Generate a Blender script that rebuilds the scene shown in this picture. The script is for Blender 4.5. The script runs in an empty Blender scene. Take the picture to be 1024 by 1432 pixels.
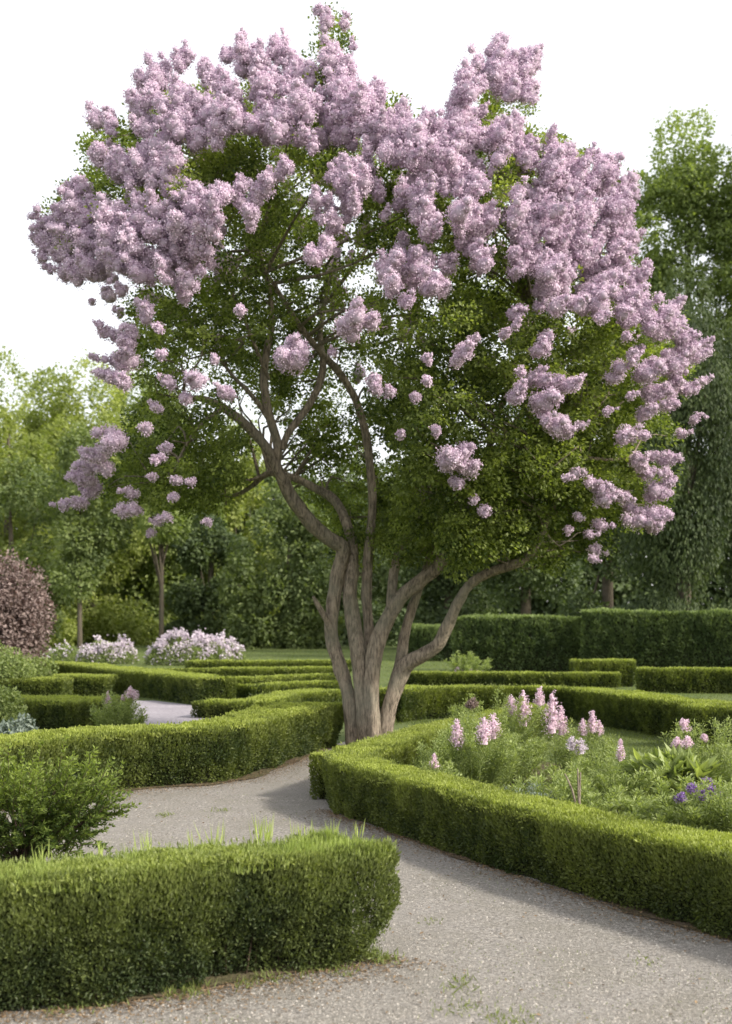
import bpy, math, random
import numpy as np
R = math.radians
SC = bpy.context.scene
COL = SC.collection

# ------------------------------------------------------------------ camera
CAMZ, FPX = 1.7, 1700.0          # eye height, focal length in photo pixels (1024 x 1432)
HX, HY = 512.0, 870.0            # horizon / vanishing point in photo pixels
cam_d = bpy.data.cameras.new('camera')
cam = bpy.data.objects.new('camera', cam_d)
COL.objects.link(cam)
cam.location = (0, 0, CAMZ)
cam.rotation_euler = (R(90), 0, 0)
cam_d.sensor_fit = 'VERTICAL'
cam_d.sensor_height = 36.0
cam_d.lens = 36.0 * FPX / 1432.0
cam_d.shift_y = (HY - 716.0) / 1432.0
cam_d.clip_start = 0.1
cam_d.clip_end = 3000
cam_d.dof.use_dof = True
cam_d.dof.focus_distance = 9.5
cam_d.dof.aperture_fstop = 2.5
SC.camera = cam

# ------------------------------------------------------------------ light
SUN_AZ = math.atan2(0.90, -0.40)   # clockwise from +Y: the sun stands to the right, slightly behind the camera
SUN_EL = R(36)
sd = (math.sin(SUN_AZ) * math.cos(SUN_EL), math.cos(SUN_AZ) * math.cos(SUN_EL), math.sin(SUN_EL))
sun_l = bpy.data.lights.new('sun', 'SUN')
sun_l.energy = 4.4
sun_l.angle = R(7)
sun_l.color = (1.0, 0.94, 0.83)
sun = bpy.data.objects.new('sun', sun_l)
COL.objects.link(sun)
from mathutils import Vector
sun.rotation_euler = Vector(sd).to_track_quat('Z', 'Y').to_euler()

w = bpy.data.worlds.new('World')
SC.world = w
w.use_nodes = True
nt = w.node_tree
nt.nodes.clear()
sky = nt.nodes.new('ShaderNodeTexSky')
sky.sky_type = 'NISHITA'
sky.sun_disc = False
sky.sun_elevation = SUN_EL
sky.sun_rotation = SUN_AZ
sky.dust_density = 4.0
sky.air_density = 1.0
b1 = nt.nodes.new('ShaderNodeBackground')
b1.inputs[1].default_value = 0.06
b2 = nt.nodes.new('ShaderNodeBackground')       # the even white veil of thin cloud
b2.inputs[0].default_value = (1.0, 0.99, 0.97, 1)
b2.inputs[1].default_value = 0.86
ad = nt.nodes.new('ShaderNodeAddShader')
wo = nt.nodes.new('ShaderNodeOutputWorld')
nt.links.new(sky.outputs[0], b1.inputs[0])
nt.links.new(b1.outputs[0], ad.inputs[0])
nt.links.new(b2.outputs[0], ad.inputs[1])
nt.links.new(ad.outputs[0], wo.inputs[0])

SC.view_settings.view_transform = 'Standard'
SC.view_settings.look = 'None'
SC.view_settings.exposure = 0.36
SC.view_settings.gamma = 1.0
cy = SC.cycles
cy.max_bounces = 6
cy.diffuse_bounces = 3
cy.glossy_bounces = 2
cy.transmission_bounces = 4
cy.transparent_max_bounces = 4
cy.use_denoising = True
cy.caustics_reflective = False
cy.caustics_refractive = False

# ------------------------------------------------------------------ helpers
rng = np.random.default_rng(7)


def P3(px, py, Y):
    return np.array([(px - HX) * Y / FPX, Y, CAMZ - (py - HY) * Y / FPX])


def G(px, py):
    Y = FPX * CAMZ / (py - HY)
    return np.array([(px - HX) * Y / FPX, Y])


def nrm(a):
    return a / np.maximum(np.linalg.norm(a, axis=-1, keepdims=True), 1e-9)


def rnd_dir(n):
    return nrm(rng.normal(size=(n, 3)))


_tab = np.random.default_rng(3).random(4096)


def vnoise(p):
    p = np.asarray(p, float)
    i = np.floor(p).astype(np.int64)
    f = p - i
    f = f * f * (3 - 2 * f)
    out = 0
    for dx in (0, 1):
        for dy in (0, 1):
            for dz in (0, 1):
                h = (i[:, 0] + dx) * 73856093 ^ (i[:, 1] + dy) * 19349663 ^ (i[:, 2] + dz) * 83492791
                v = _tab[h & 4095]
                out = out + v * (f[:, 0] if dx else 1 - f[:, 0]) * (f[:, 1] if dy else 1 - f[:, 1]) * (f[:, 2] if dz else 1 - f[:, 2])
    return out


def fbm(p, o=3):
    s, a, t = 0, .5, 0
    for k in range(o):
        s = s + a * vnoise(np.asarray(p) * 2 ** k + 17.3 * k)
        t += a
        a *= .5
    return s / t


class Geo:
    def __init__(s):
        s.v, s.l, s.c, s.m, s.t, s.n, s.sm = [], [], [], [], [], 0, []

    def faces(s, V, F, mi=0, tint=.5, smooth=False):
        V = np.asarray(V, float).reshape(-1, 3)
        F = np.asarray(F, np.int64)
        s.v.append(V)
        s.l.append((F + s.n).ravel())
        k = len(F)
        s.c.append(np.full(k, F.shape[1]))
        s.m.append(np.full(k, mi))
        s.t.append(np.broadcast_to(np.asarray(tint, float), (k,)).copy())
        s.sm.append(np.full(k, smooth))
        s.n += len(V)

    def quads(s, Q, mi=0, tint=.5):
        n = len(Q)
        s.faces(Q.reshape(-1, 3), np.arange(n * 4).reshape(n, 4), mi, tint)

    def kites(s, P, D, N, L, W, mi=0, tint=.5, fold=.18, mid=.45):
        S = nrm(np.cross(D, N))
        N2 = np.cross(S, D)
        L = np.broadcast_to(np.asarray(L, float), (len(P),))[:, None]
        W = np.broadcast_to(np.asarray(W, float), (len(P),))[:, None]
        Q = np.stack([P, P + D * L * mid + S * W / 2 + N2 * W * fold, P + D * L, P + D * L * mid - S * W / 2 + N2 * W * fold], 1)
        s.quads(Q, mi, tint)

    def tube(s, pts, rad, sides=8, mi=0, tint=.5, gnarl=0., step=None, cap=True):
        pts = np.asarray(pts, float)
        rad = np.asarray(rad, float)
        if step:
            pts, rad = spline(pts, rad, step)
        k = len(pts)
        T = nrm(np.gradient(pts, axis=0))
        ref = np.array([0.31, 0.95, 0.05]) if abs(T[0] @ np.array([0.31, 0.95, .05])) < .9 else np.array([1., 0, 0])
        U = nrm(np.cross(T, ref))
        Vv = np.cross(T, U)
        a = np.arange(sides) / sides * 2 * np.pi
        ring = U[:, None, :] * np.cos(a)[None, :, None] + Vv[:, None, :] * np.sin(a)[None, :, None]
        r = np.repeat(rad[:, None], sides, 1)
        pos = pts[:, None, :] + ring * r[:, :, None]
        if gnarl:
            q = np.stack([np.cos(a)[None, :] * 1.6 + 0 * r, np.sin(a)[None, :] * 1.6 + 0 * r, np.arange(k)[:, None] * .12 + 0 * r], -1)
            off = rng.random() * 40
            nz = fbm(q.reshape(-1, 3) + off, 3).reshape(k, sides) - .5
            nz2 = fbm(pos.reshape(-1, 3) * np.array([13, 13, 6.]) + off, 3).reshape(k, sides) - .5
            pos = pts[:, None, :] + ring * (r * (1 + gnarl * (nz * 1.6 + nz2 * 1.3)))[:, :, None]
        i = np.arange(k - 1)[:, None] * sides
        j = np.arange(sides)[None, :]
        jn = (j + 1) % sides
        F = np.stack([i + j, i + jn, i + sides + jn, i + sides + j], -1).reshape(-1, 4)
        Vs = pos.reshape(-1, 3)
        s.faces(Vs, F, mi, tint, True)
        if cap:
            n0 = s.n
            c = pts[-1] + T[-1] * rad[-1] * .6
            V2 = np.vstack([pos[-1], c[None]])
            F2 = np.stack([np.arange(sides), (np.arange(sides) + 1) % sides, np.full(sides, sides)], 1)
            s.faces(V2, F2, mi, tint, True)

    def build(s, name, mats, parent=None):
        me = bpy.data.meshes.new(name)
        V = np.vstack(s.v)
        Lp = np.concatenate(s.l)
        C = np.concatenate(s.c)
        me.vertices.add(len(V))
        me.vertices.foreach_set('co', V.astype(np.float32).ravel())
        me.loops.add(len(Lp))
        me.loops.foreach_set('vertex_index', Lp.astype(np.int32))
        me.polygons.add(len(C))
        st = np.concatenate([[0], np.cumsum(C)[:-1]])
        me.polygons.foreach_set('loop_start', st.astype(np.int32))
        me.polygons.foreach_set('loop_total', C.astype(np.int32))
        me.polygons.foreach_set('material_index', np.concatenate(s.m).astype(np.int32))
        me.polygons.foreach_set('use_smooth', np.concatenate(s.sm))
        at = me.attributes.new('tint', 'FLOAT', 'FACE')
        at.data.foreach_set('value', np.concatenate(s.t).astype(np.float32))
        for m in (mats if isinstance(mats, (list, tuple)) else [mats]):
            me.materials.append(m)
        me.update(calc_edges=True)
        o = bpy.data.objects.new(name, me)
        COL.objects.link(o)
        if parent:
            o.parent = parent
            o.matrix_parent_inverse = parent.matrix_basis.inverted()
        return o


def spline(pts, rad, step):
    pts = np.asarray(pts, float)
    P = np.vstack([2 * pts[0] - pts[1], pts, 2 * pts[-1] - pts[-2]])
    out, ro = [], []
    for i in range(len(pts) - 1):
        n = max(2, int(np.linalg.norm(pts[i + 1] - pts[i]) / step))
        t = (np.arange(n) / n)[:, None]
        p0, p1, p2, p3 = P[i], P[i + 1], P[i + 2], P[i + 3]
        out.append(.5 * (2 * p1 + (p2 - p0) * t + (2 * p0 - 5 * p1 + 4 * p2 - p3) * t ** 2 + (3 * p1 - p0 - 3 * p2 + p3) * t ** 3))
        ro.append(rad[i] + (rad[i + 1] - rad[i]) * t[:, 0])
    out.append(pts[-1:])
    ro.append(np.array([rad[-1]]))
    return np.vstack(out), np.concatenate(ro)


def tag(o, label=None, cat=None, group=None, kind=None):
    if label: o['label'] = label
    if cat: o['category'] = cat
    if group: o['group'] = group
    if kind: o['kind'] = kind
    return o


def empty(name, loc, label, cat, group=None):
    o = bpy.data.objects.new(name, None)
    o.location = loc
    COL.objects.link(o)
    return tag(o, label, cat, group)


# ------------------------------------------------------------------ materials
def leaf_mat(name, dark, light, trans=.35, rough=.55, vary=.25, scale=1.5, tcol=None, spec=.3):
    m = bpy.data.materials.new(name)
    m.use_nodes = True
    n = m.node_tree.nodes
    l = m.node_tree.links
    n.clear()
    out = n.new('ShaderNodeOutputMaterial')
    at = n.new('ShaderNodeAttribute')
    at.attribute_name = 'tint'
    tc = n.new('ShaderNodeTexCoord')
    nz = n.new('ShaderNodeTexNoise')
    nz.inputs['Scale'].default_value = scale
    nz.inputs['Detail'].default_value = 3
    l.new(tc.outputs['Object'], nz.inputs['Vector'])
    ma = n.new('ShaderNodeMath')
    ma.operation = 'MULTIPLY_ADD'
    l.new(nz.outputs[0], ma.inputs[0])
    ma.inputs[1].default_value = vary * 2
    ma.inputs[2].default_value = -vary
    a2 = n.new('ShaderNodeMath')
    a2.operation = 'ADD'
    a2.use_clamp = True
    l.new(at.outputs['Fac'], a2.inputs[0])
    l.new(ma.outputs[0], a2.inputs[1])
    mix = n.new('ShaderNodeMix')
    mix.data_type = 'RGBA'
    l.new(a2.outputs[0], mix.inputs[0])
    mix.inputs[6].default_value = (*dark, 1)
    mix.inputs[7].default_value = (*light, 1)
    pr = n.new('ShaderNodeBsdfPrincipled')
    pr.inputs['Roughness'].default_value = rough
    pr.inputs['Specular IOR Level'].default_value = spec
    l.new(mix.outputs[2], pr.inputs['Base Color'])
    tr = n.new('ShaderNodeBsdfTranslucent')
    gm = n.new('ShaderNodeMix')
    gm.data_type = 'RGBA'
    gm.blend_type = 'MULTIPLY'
    gm.inputs[0].default_value = 1
    l.new(mix.outputs[2], gm.inputs[6])
    gm.inputs[7].default_value = (*(tcol or (1.5, 1.6, .6)), 1)
    l.new(gm.outputs[2], tr.inputs[0])
    ms = n.new('ShaderNodeMixShader')
    ms.inputs[0].default_value = trans
    l.new(pr.outputs[0], ms.inputs[1])
    l.new(tr.outputs[0], ms.inputs[2])
    l.new(ms.outputs[0], out.inputs[0])
    return m


def ground_mat(name, cols, scales, bump=.3, bscale=60, rough=.95):
    """cols: three colours blended by a broad and a fine noise"""
    m = bpy.data.materials.new(name)
    m.use_nodes = True
    n = m.node_tree.nodes
    l = m.node_tree.links
    pr = n['Principled BSDF']
    pr.inputs['Roughness'].default_value = rough
    pr.inputs['Specular IOR Level'].default_value = .15
    tc = n.new('ShaderNodeTexCoord')
    prev = None
    for k, sc_ in enumerate(scales):
        nz = n.new('ShaderNodeTexNoise')
        nz.inputs['Scale'].default_value = sc_
        nz.inputs['Detail'].default_value = 6
        nz.inputs['Roughness'].default_value = .65
        l.new(tc.outputs['Object'], nz.inputs['Vector'])
        rp = n.new('ShaderNodeMapRange')
        rp.inputs[1].default_value = .38
        rp.inputs[2].default_value = .64
        l.new(nz.outputs[0], rp.inputs[0])
        mx = n.new('ShaderNodeMix')
        mx.data_type = 'RGBA'
        l.new(rp.outputs[0], mx.inputs[0])
        if prev is None:
            mx.inputs[6].default_value = (*cols[0], 1)
        else:
            l.new(prev.outputs[2], mx.inputs[6])
            if k > 0:
                fm = n.new('ShaderNodeMath')
                fm.operation = 'MULTIPLY'
                l.new(rp.outputs[0], fm.inputs[0])
                fm.inputs[1].default_value = .6
                l.new(fm.outputs[0], mx.inputs[0])
        mx.inputs[7].default_value = (*cols[k + 1], 1)
        prev = mx
    l.new(prev.outputs[2], pr.inputs['Base Color'])
    nb = n.new('ShaderNodeTexNoise')
    nb.inputs['Scale'].default_value = bscale
    nb.inputs['Detail'].default_value = 5
    l.new(tc.outputs['Object'], nb.inputs['Vector'])
    bp = n.new('ShaderNodeBump')
    bp.inputs['Strength'].default_value = bump
    bp.inputs['Distance'].default_value = .02
    l.new(nb.outputs[0], bp.inputs['Height'])
    l.new(bp.outputs[0], pr.inputs['Normal'])
    return m


def bark_mat(name, c1, c2, c3):
    m = bpy.data.materials.new(name)
    m.use_nodes = True
    n = m.node_tree.nodes
    l = m.node_tree.links
    pr = n['Principled BSDF']
    pr.inputs['Roughness'].default_value = .9
    pr.inputs['Specular IOR Level'].default_value = .15
    tc = n.new('ShaderNodeTexCoord')
    mp = n.new('ShaderNodeMapping')
    mp.inputs['Scale'].default_value = (34, 34, 7)
    l.new(tc.outputs['Object'], mp.inputs[0])
    nz = n.new('ShaderNodeTexNoise')
    nz.inputs['Scale'].default_value = 1
    nz.inputs['Detail'].default_value = 7
    nz.inputs['Roughness'].default_value = .7
    l.new(mp.outputs[0], nz.inputs['Vector'])
    n2 = n.new('ShaderNodeTexNoise')
    n2.inputs['Scale'].default_value = 2.2
    n2.inputs['Detail'].default_value = 4
    l.new(tc.outputs['Object'], n2.inputs['Vector'])
    rp = n.new('ShaderNodeValToRGB')
    rp.color_ramp.elements[0].position = .32
    rp.color_ramp.elements[0].color = (*c1, 1)
    rp.color_ramp.elements[1].position = .60
    rp.color_ramp.elements[1].color = (*c2, 1)
    l.new(nz.outputs[0], rp.inputs[0])
    mx = n.new('ShaderNodeMix')
    mx.data_type = 'RGBA'
    r2 = n.new('ShaderNodeMapRange')
    r2.inputs[1].default_value = .45
    r2.inputs[2].default_value = .75
    r2.inputs[4].default_value = .7
    l.new(n2.outputs[0], r2.inputs[0])
    l.new(r2.outputs[0], mx.inputs[0])
    l.new(rp.outputs[0], mx.inputs[6])
    mx.inputs[7].default_value = (*c3, 1)
    l.new(mx.outputs[2], pr.inputs['Base Color'])
    bp = n.new('ShaderNodeBump')
    bp.inputs['Strength'].default_value = 1.0
    bp.inputs['Distance'].default_value = .05
    l.new(nz.outputs[0], bp.inputs['Height'])
    l.new(bp.outputs[0], pr.inputs['Normal'])
    return m


M_box = leaf_mat('box_leaf', (.046, .068, .023), (.34, .385, .095), .34, .5, .22, 3.0)
M_boxnear = leaf_mat('box_leaf_near', (.044, .064, .026), (.28, .325, .090), .28, .45, .22, 5.0)
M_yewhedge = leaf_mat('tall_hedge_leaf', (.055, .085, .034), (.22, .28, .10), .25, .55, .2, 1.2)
M_core = leaf_mat('hedge_inside', (.020, .024, .010), (.030, .034, .014), 0., .95, .2, 6)  # very dark colour stands in for the shade deep inside a hedge
M_shoot = leaf_mat('young_shoot', (.16, .21, .05), (.42, .49, .17), .35, .5, .1, 4)
M_lilacleaf = leaf_mat('lilac_leaf', (.048, .076, .022), (.35, .41, .12), .46, .45, .28, 1.1)
M_bloom = leaf_mat('lilac_floret', (.53, .415, .535), (.90, .77, .877), .30, .7, .22, 1.3, (1.05, .95, 1.0), .1)
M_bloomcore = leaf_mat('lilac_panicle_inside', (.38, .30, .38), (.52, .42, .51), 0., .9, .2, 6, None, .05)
M_bark = bark_mat('lilac_bark', (.055, .044, .034), (.43, .355, .275), (.24, .235, .18))
M_woodbark = bark_mat('wood_bark', (.06, .05, .036), (.15, .125, .095), (.10, .095, .07))
M_stem = bark_mat('hedge_twig_bark', (.05, .036, .025), (.15, .11, .08), (.09, .07, .05))
M_gravel = ground_mat('gravel', [(.155, .142, .13), (.47, .44, .405), (.225, .21, .17), (.31, .29, .27)], [46, 2.4, .55], 1., 150)
M_gravel2 = ground_mat('lavender_gravel', [(.27, .245, .28), (.40, .37, .40), (.24, .22, .24)], [14, 1.2], .8, 70)
M_soil = ground_mat('soil', [(.06, .045, .03), (.14, .105, .075), (.09, .10, .04)], [14, 2.0], .9, 40)
M_lawn = ground_mat('lawn', [(.055, .082, .022), (.10, .135, .042), (.13, .15, .06)], [18, .5], .7, 50)
M_grass = leaf_mat('grass_blade', (.08, .11, .03), (.22, .26, .075), .3, .6, .2, .7)
M_pebble = leaf_mat('pebble', (.15, .135, .12), (.42, .39, .35), 0., .85, .1, 6, None, .2)
M_litter = leaf_mat('dry_leaf', (.10, .065, .035), (.30, .21, .12), .15, .8, .1, 4, (1, .8, .5))
M_pinkflower = leaf_mat('pink_petal', (.66, .47, .58), (.93, .82, .88), .3, .6, .15, 20, (1., .9, .95), .1)
M_purpleflower = leaf_mat('purple_petal', (.16, .09, .28), (.42, .30, .55), .3, .6, .15, 20, (1., .9, 1.), .1)
M_whiteflower = leaf_mat('white_petal', (.50, .42, .50), (.78, .72, .77), .3, .6, .15, 8, (1., .95, 1.), .1)
M_perennial = leaf_mat('perennial_leaf', (.10, .14, .045), (.38, .44, .18), .35, .5, .25, 3)
M_greyleaf = leaf_mat('grey_leaf', (.14, .18, .14), (.33, .38, .33), .25, .6, .2, 4, (1.1, 1.2, .9))
M_fern = leaf_mat('feathery_leaf', (.045, .078, .020), (.30, .37, .08), .35, .5, .25, 3)
M_smoke = leaf_mat('plum_leaf', (.10, .072, .066), (.40, .31, .29), .25, .6, .28, 1.5, (1.2, .9, .8))


# ------------------------------------------------------------------ ground
def sheet(name, pts, z, mat, kind='structure'):
    me = bpy.data.meshes.new(name)
    me.from_pydata([(p[0], p[1], z) for p in pts], [], [list(range(len(pts)))])
    me.materials.append(mat)
    o = bpy.data.objects.new(name, me)
    COL.objects.link(o)
    o['kind'] = kind
    return o


sheet('lawn', [(-900, -60), (900, -60), (900, 1500), (-900, 1500)], 0, M_lawn)
path_poly = [(-9, 1), (7, 1), (5, 3.2), (2.75, 5.4), (2.2, 6.6), (1.2, 8.2), (.1, 10.4), (-.05, 11.6), (.25, 13.6), (.6, 15.2), (1.0, 17.6), (-.1, 17.9),
             (-.45, 16.8), (-.8, 15.8), (-1.2, 14.0), (-2.0, 12.95), (-3.0, 12.0), (-3.8, 11.1), (-6, 9.7), (-9, 8)]
sheet('gravel_path', path_poly, .004, M_gravel)
walk_poly = [G(130, 1026), G(335, 1026), G(312, 1003), G(285, 988), G(215, 980), G(180, 980)]
sheet('gravel_walk', walk_poly, .004, M_gravel2)
sheet('flower_bed', [(.1, 10.6), (1.15, 8.3), (2.1, 6.9), (3.4, 5.2), (7, 5.5), (6.0, 8.5), (4.4, 11.0), (2.6, 13.6), (1.5, 16.5), (.9, 14.8), (.3, 13.3)], .008, M_soil)


def inpoly(p, poly):
    x, y = p[:, 0], p[:, 1]
    c = np.zeros(len(p), bool)
    n = len(poly)
    for i in range(n):
        x0, y0 = poly[i][:2]
        x1, y1 = poly[(i + 1) % n][:2]
        if y0 == y1:
            continue
        k = ((y0 > y) != (y1 > y)) & (x < (x1 - x0) * (y - y0) / (y1 - y0) + x0)
        c ^= k
    return c


# ------------------------------------------------------------------ hedges
def offset(line, t, sign):
    line = np.asarray(line, float)
    seg = nrm(line[1:] - line[:-1])
    sn = np.stack([-seg[:, 1], seg[:, 0]], 1) * sign
    n = np.vstack([sn[:1], nrm(sn[1:] + sn[:-1]), sn[-1:]])
    k = np.ones(len(line))
    k[1:-1] = 1 / np.maximum(.6, (n[1:-1] * sn[:-1]).sum(1))
    return line + n * (k * t)[:, None]


def hedge_geo(g, front, t, h, L, W, cover, inset=.08, amp=.035, sign=1, smooth=True, cav=0., rnd_top=.022, core=.07, tint_lo=.07, ends=(1, 1), tint_top=.74):
    front = np.asarray(front, float)
    if smooth:
        f3 = np.column_stack([front, np.zeros(len(front))])
        front = spline(f3, np.zeros(len(front)), .3)[0][:, :2]
    back = offset(front, t, sign)
    n = len(front)
    la = W * L * .5
    out = np.vstack([front, back[::-1]])
    p0 = out
    p1 = np.roll(out, -1, 0)
    e = p1 - p0
    ln = np.linalg.norm(e, axis=1)
    on = nrm(np.stack([e[:, 1], -e[:, 0]], 1)) * sign
    mid = (p0 + p1) / 2
    face = -(on * nrm(mid)).sum(1)
    wgt = ln * np.where(face > -.05, 1., .35)
    wgt[n - 1] *= ends[1]
    wgt[-1] *= ends[0]
    N = int(wgt.sum() * h * cover / la)
    ei = rng.choice(len(out), N, p=wgt / wgt.sum())
    u = rng.random(N)
    p = p0[ei] + e[ei] * u[:, None]
    z = h * rng.random(N) ** .85
    o3 = np.column_stack([on[ei], np.zeros(N)])
    P = np.column_stack([p, z])
    zr = z / h
    ns = fbm(P * np.array([4, 4, 3.]), 3) - .5
    nf = vnoise(P * 14) - .5
    d = amp * (ns * 2.6 + nf * 1.1) - inset * (1 - zr) ** 2 - rnd_top * np.clip((zr - .86) / .14, 0, 1) ** 2
    if cav:
        c = np.clip((vnoise(np.column_stack([p * 3.4, zr * 1.4])) - .44) / .2, 0, 1) * np.clip(1 - zr / .55, 0, 1) ** .7
        d -= cav * c
        keep = rng.random(N) > c * .35
    else:
        keep = np.ones(N, bool)
    d -= rng.exponential(.018 + amp * .25, N)
    P = P + o3 * d[:, None]
    P[:, 2] += .015 * rng.normal(size=N)
    P[:, 2] = np.maximum(P[:, 2], .01)
    up = np.array([0, 0, 1.])
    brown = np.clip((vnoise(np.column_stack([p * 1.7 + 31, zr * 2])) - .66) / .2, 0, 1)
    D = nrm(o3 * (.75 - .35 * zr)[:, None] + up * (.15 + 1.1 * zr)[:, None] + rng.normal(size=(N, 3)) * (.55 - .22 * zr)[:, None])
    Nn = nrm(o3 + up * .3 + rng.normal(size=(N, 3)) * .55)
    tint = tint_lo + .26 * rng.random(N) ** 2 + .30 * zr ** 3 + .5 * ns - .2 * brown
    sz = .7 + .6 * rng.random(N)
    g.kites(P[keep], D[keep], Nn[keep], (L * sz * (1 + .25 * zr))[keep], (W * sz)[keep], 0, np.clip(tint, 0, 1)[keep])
    # top
    sa = np.linalg.norm(front[1:] - front[:-1], axis=1) + np.linalg.norm(back[1:] - back[:-1], axis=1)
    N = int(sa.sum() / 2 * abs(t) * cover * 1.0 / la)
    si = rng.choice(n - 1, N, p=sa / sa.sum())
    u = rng.random(N)[:, None]
    v = rng.random(N)[:, None]
    f = front[si] * (1 - u) + front[si + 1] * u
    b = back[si] * (1 - u) + back[si + 1] * u
    p = f * (1 - v) + b * v
    P = np.column_stack([p, np.full(N, h)])
    ns = fbm(P * 3.5, 3) - .5
    edge = np.minimum(v, 1 - v)[:, 0] * abs(t)
    P[:, 2] += amp * (ns * 2.2 + 1.6 * (vnoise(np.column_stack([p * 1.3, p[:, :1] * 0])) - .5) + (vnoise(P * 16) - .5) * .9) - rnd_top * np.clip(1 - edge / .07, 0, 1) ** 2 - rng.exponential(.014, N)
    D = nrm(up * .75 + rng.normal(size=(N, 3)) * .5)
    Nn = nrm(up * .4 + rng.normal(size=(N, 3)) * .8)
    tint = tint_top - .12 + .33 * rng.random(N) + .6 * ns  # paler than the sides: new growth, plus sunlit tops painted into the tint
    sz = .7 + .6 * rng.random(N)
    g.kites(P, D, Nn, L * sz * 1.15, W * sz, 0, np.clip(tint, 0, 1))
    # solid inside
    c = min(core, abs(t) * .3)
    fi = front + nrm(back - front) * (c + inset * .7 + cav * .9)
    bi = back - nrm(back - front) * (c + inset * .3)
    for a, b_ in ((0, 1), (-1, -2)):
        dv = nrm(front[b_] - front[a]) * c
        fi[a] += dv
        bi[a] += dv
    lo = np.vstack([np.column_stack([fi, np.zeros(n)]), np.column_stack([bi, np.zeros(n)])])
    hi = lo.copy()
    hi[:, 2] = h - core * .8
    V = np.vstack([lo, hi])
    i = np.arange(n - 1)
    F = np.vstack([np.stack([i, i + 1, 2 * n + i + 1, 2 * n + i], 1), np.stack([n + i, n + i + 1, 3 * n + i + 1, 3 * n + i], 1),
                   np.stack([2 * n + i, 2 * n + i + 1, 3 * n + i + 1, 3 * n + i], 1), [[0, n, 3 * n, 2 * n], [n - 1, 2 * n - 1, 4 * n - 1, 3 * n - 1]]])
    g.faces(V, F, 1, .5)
    return front, back


def hedge(label, front, t, h, L, W, cover=2.6, group=None, mat=None, name='box_hedge', stems=False, root=None, **kw):
    g = Geo()
    f, b = hedge_geo(g, front, t, h, L, W, cover, **kw)
    o = g.build(name, [mat or M_box, M_core])
    tag(o, label, 'hedge', group)
    if stems:
        seg = np.linalg.norm(f[1:] - f[:-1], axis=1)
        for k in range(int(seg.sum() / .09)):
            i = rng.choice(len(seg), p=seg / seg.sum())
            u = rng.random()
            p = f[i] * (1 - u) + f[i + 1] * u
            q = b[i] * (1 - u) + b[i + 1] * u
            q = p + (q - p) * (.30 + .2 * rng.random())
            a = rng.normal(size=2) * .025
            r = .003 + .003 * rng.random()
            s = Geo()
            s.tube([(q[0], q[1], -.02), (q[0] + a[0], q[1] + a[1], .14), (q[0] + a[0] * 2.4, q[1] + a[1] * 2.4, .34)], [r * 1.3, r, r * .6], 5, 0, .5, 0, .1)
            s.build('woody_stem', M_stem, o)
    return o


HG = 'clipped box hedges of the parterre'
front_line = [(-2.5, 4.62), (-1.59, 5.2), (-1.15, 5.33), (-.77, 5.56), (-.25, 5.83), (.06, 6.02), (.15, 6.16)]
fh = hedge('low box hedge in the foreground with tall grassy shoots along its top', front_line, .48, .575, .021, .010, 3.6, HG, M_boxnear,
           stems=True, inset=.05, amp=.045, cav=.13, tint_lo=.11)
# young shoots
g = Geo()
fl = spline(np.column_stack([front_line, np.zeros(len(front_line))]), np.zeros(len(front_line)), .2)[0][:, :2]
bl = offset(fl, .48, 1)
N = 19000
i = rng.integers(0, len(fl) - 1, N)
u, v = rng.random(N)[:, None], rng.random(N)[:, None]
p = (fl[i] * (1 - u) + fl[i + 1] * u) * (1 - v) + (bl[i] * (1 - u) + bl[i + 1] * u) * v
P = np.column_stack([p, .525 + .03 * (vnoise(np.column_stack([p * 9, p[:, :1] * 0])) - .5)])
cl = np.clip((vnoise(P * np.array([6, 6, 1.])) - .62) / .25, 0, 1)
L = .035 + .06 * rng.random(N) ** 1.5 + cl * .10 * rng.random(N) ** 2
D = nrm(np.array([0, 0, 1.]) + rng.normal(size=(N, 3)) * .22)
g.kites(P, D, rnd_dir(N), L, .005 + .004 * rng.random(N), 0, .1 + .6 * rng.random(N), .1, .35)
# taller cluster
for (px, c, hh) in ((300, 14, .12), (368, 30, .13), (205, 16, .09), (272, 9, .08), (465, 10, .09), (440, 12, .08), (500, 9, .06), (60, 12, .08), (140, 12, .07), (415, 9, .10)):
    Yc = 6.0 + .9 * (px / 560.) - .35
    x = (px - HX) * Yc / FPX
    q = np.column_stack([x + rng.normal(size=c) * .022, Yc + rng.normal(size=c) * .04, np.full(c, .54)])
    g.kites(q, nrm(np.array([.0, 0, 1.]) + rng.normal(size=(c, 3)) * .16), rnd_dir(c), hh + .07 * rng.random(c), .007, 0, .5 + .5 * rng.random(c), .1, .4)
g.build('young_shoots', M_shoot, fh)

mh_line = [(-.36, 11.5), (-.39, 11.25), (-.33, 10.92), (-.20, 10.5), (.33, 9.4), (.95, 8.1), (1.44, 7.2), (1.92, 6.42), (2.7, 5.1)]
g = Geo()
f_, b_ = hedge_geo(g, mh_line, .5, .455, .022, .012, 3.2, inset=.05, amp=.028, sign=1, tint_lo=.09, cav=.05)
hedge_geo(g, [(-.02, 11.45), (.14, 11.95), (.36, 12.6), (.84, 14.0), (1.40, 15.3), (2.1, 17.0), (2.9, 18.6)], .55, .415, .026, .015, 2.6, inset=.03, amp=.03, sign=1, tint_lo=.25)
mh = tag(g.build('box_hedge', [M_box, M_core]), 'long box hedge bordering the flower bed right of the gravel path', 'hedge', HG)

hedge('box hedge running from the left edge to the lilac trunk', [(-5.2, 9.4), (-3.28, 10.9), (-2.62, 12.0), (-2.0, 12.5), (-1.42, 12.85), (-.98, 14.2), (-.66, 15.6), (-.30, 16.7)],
      .75, .575, .028, .016, 3.0, HG, inset=.05, amp=.045, cav=.07)

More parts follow.
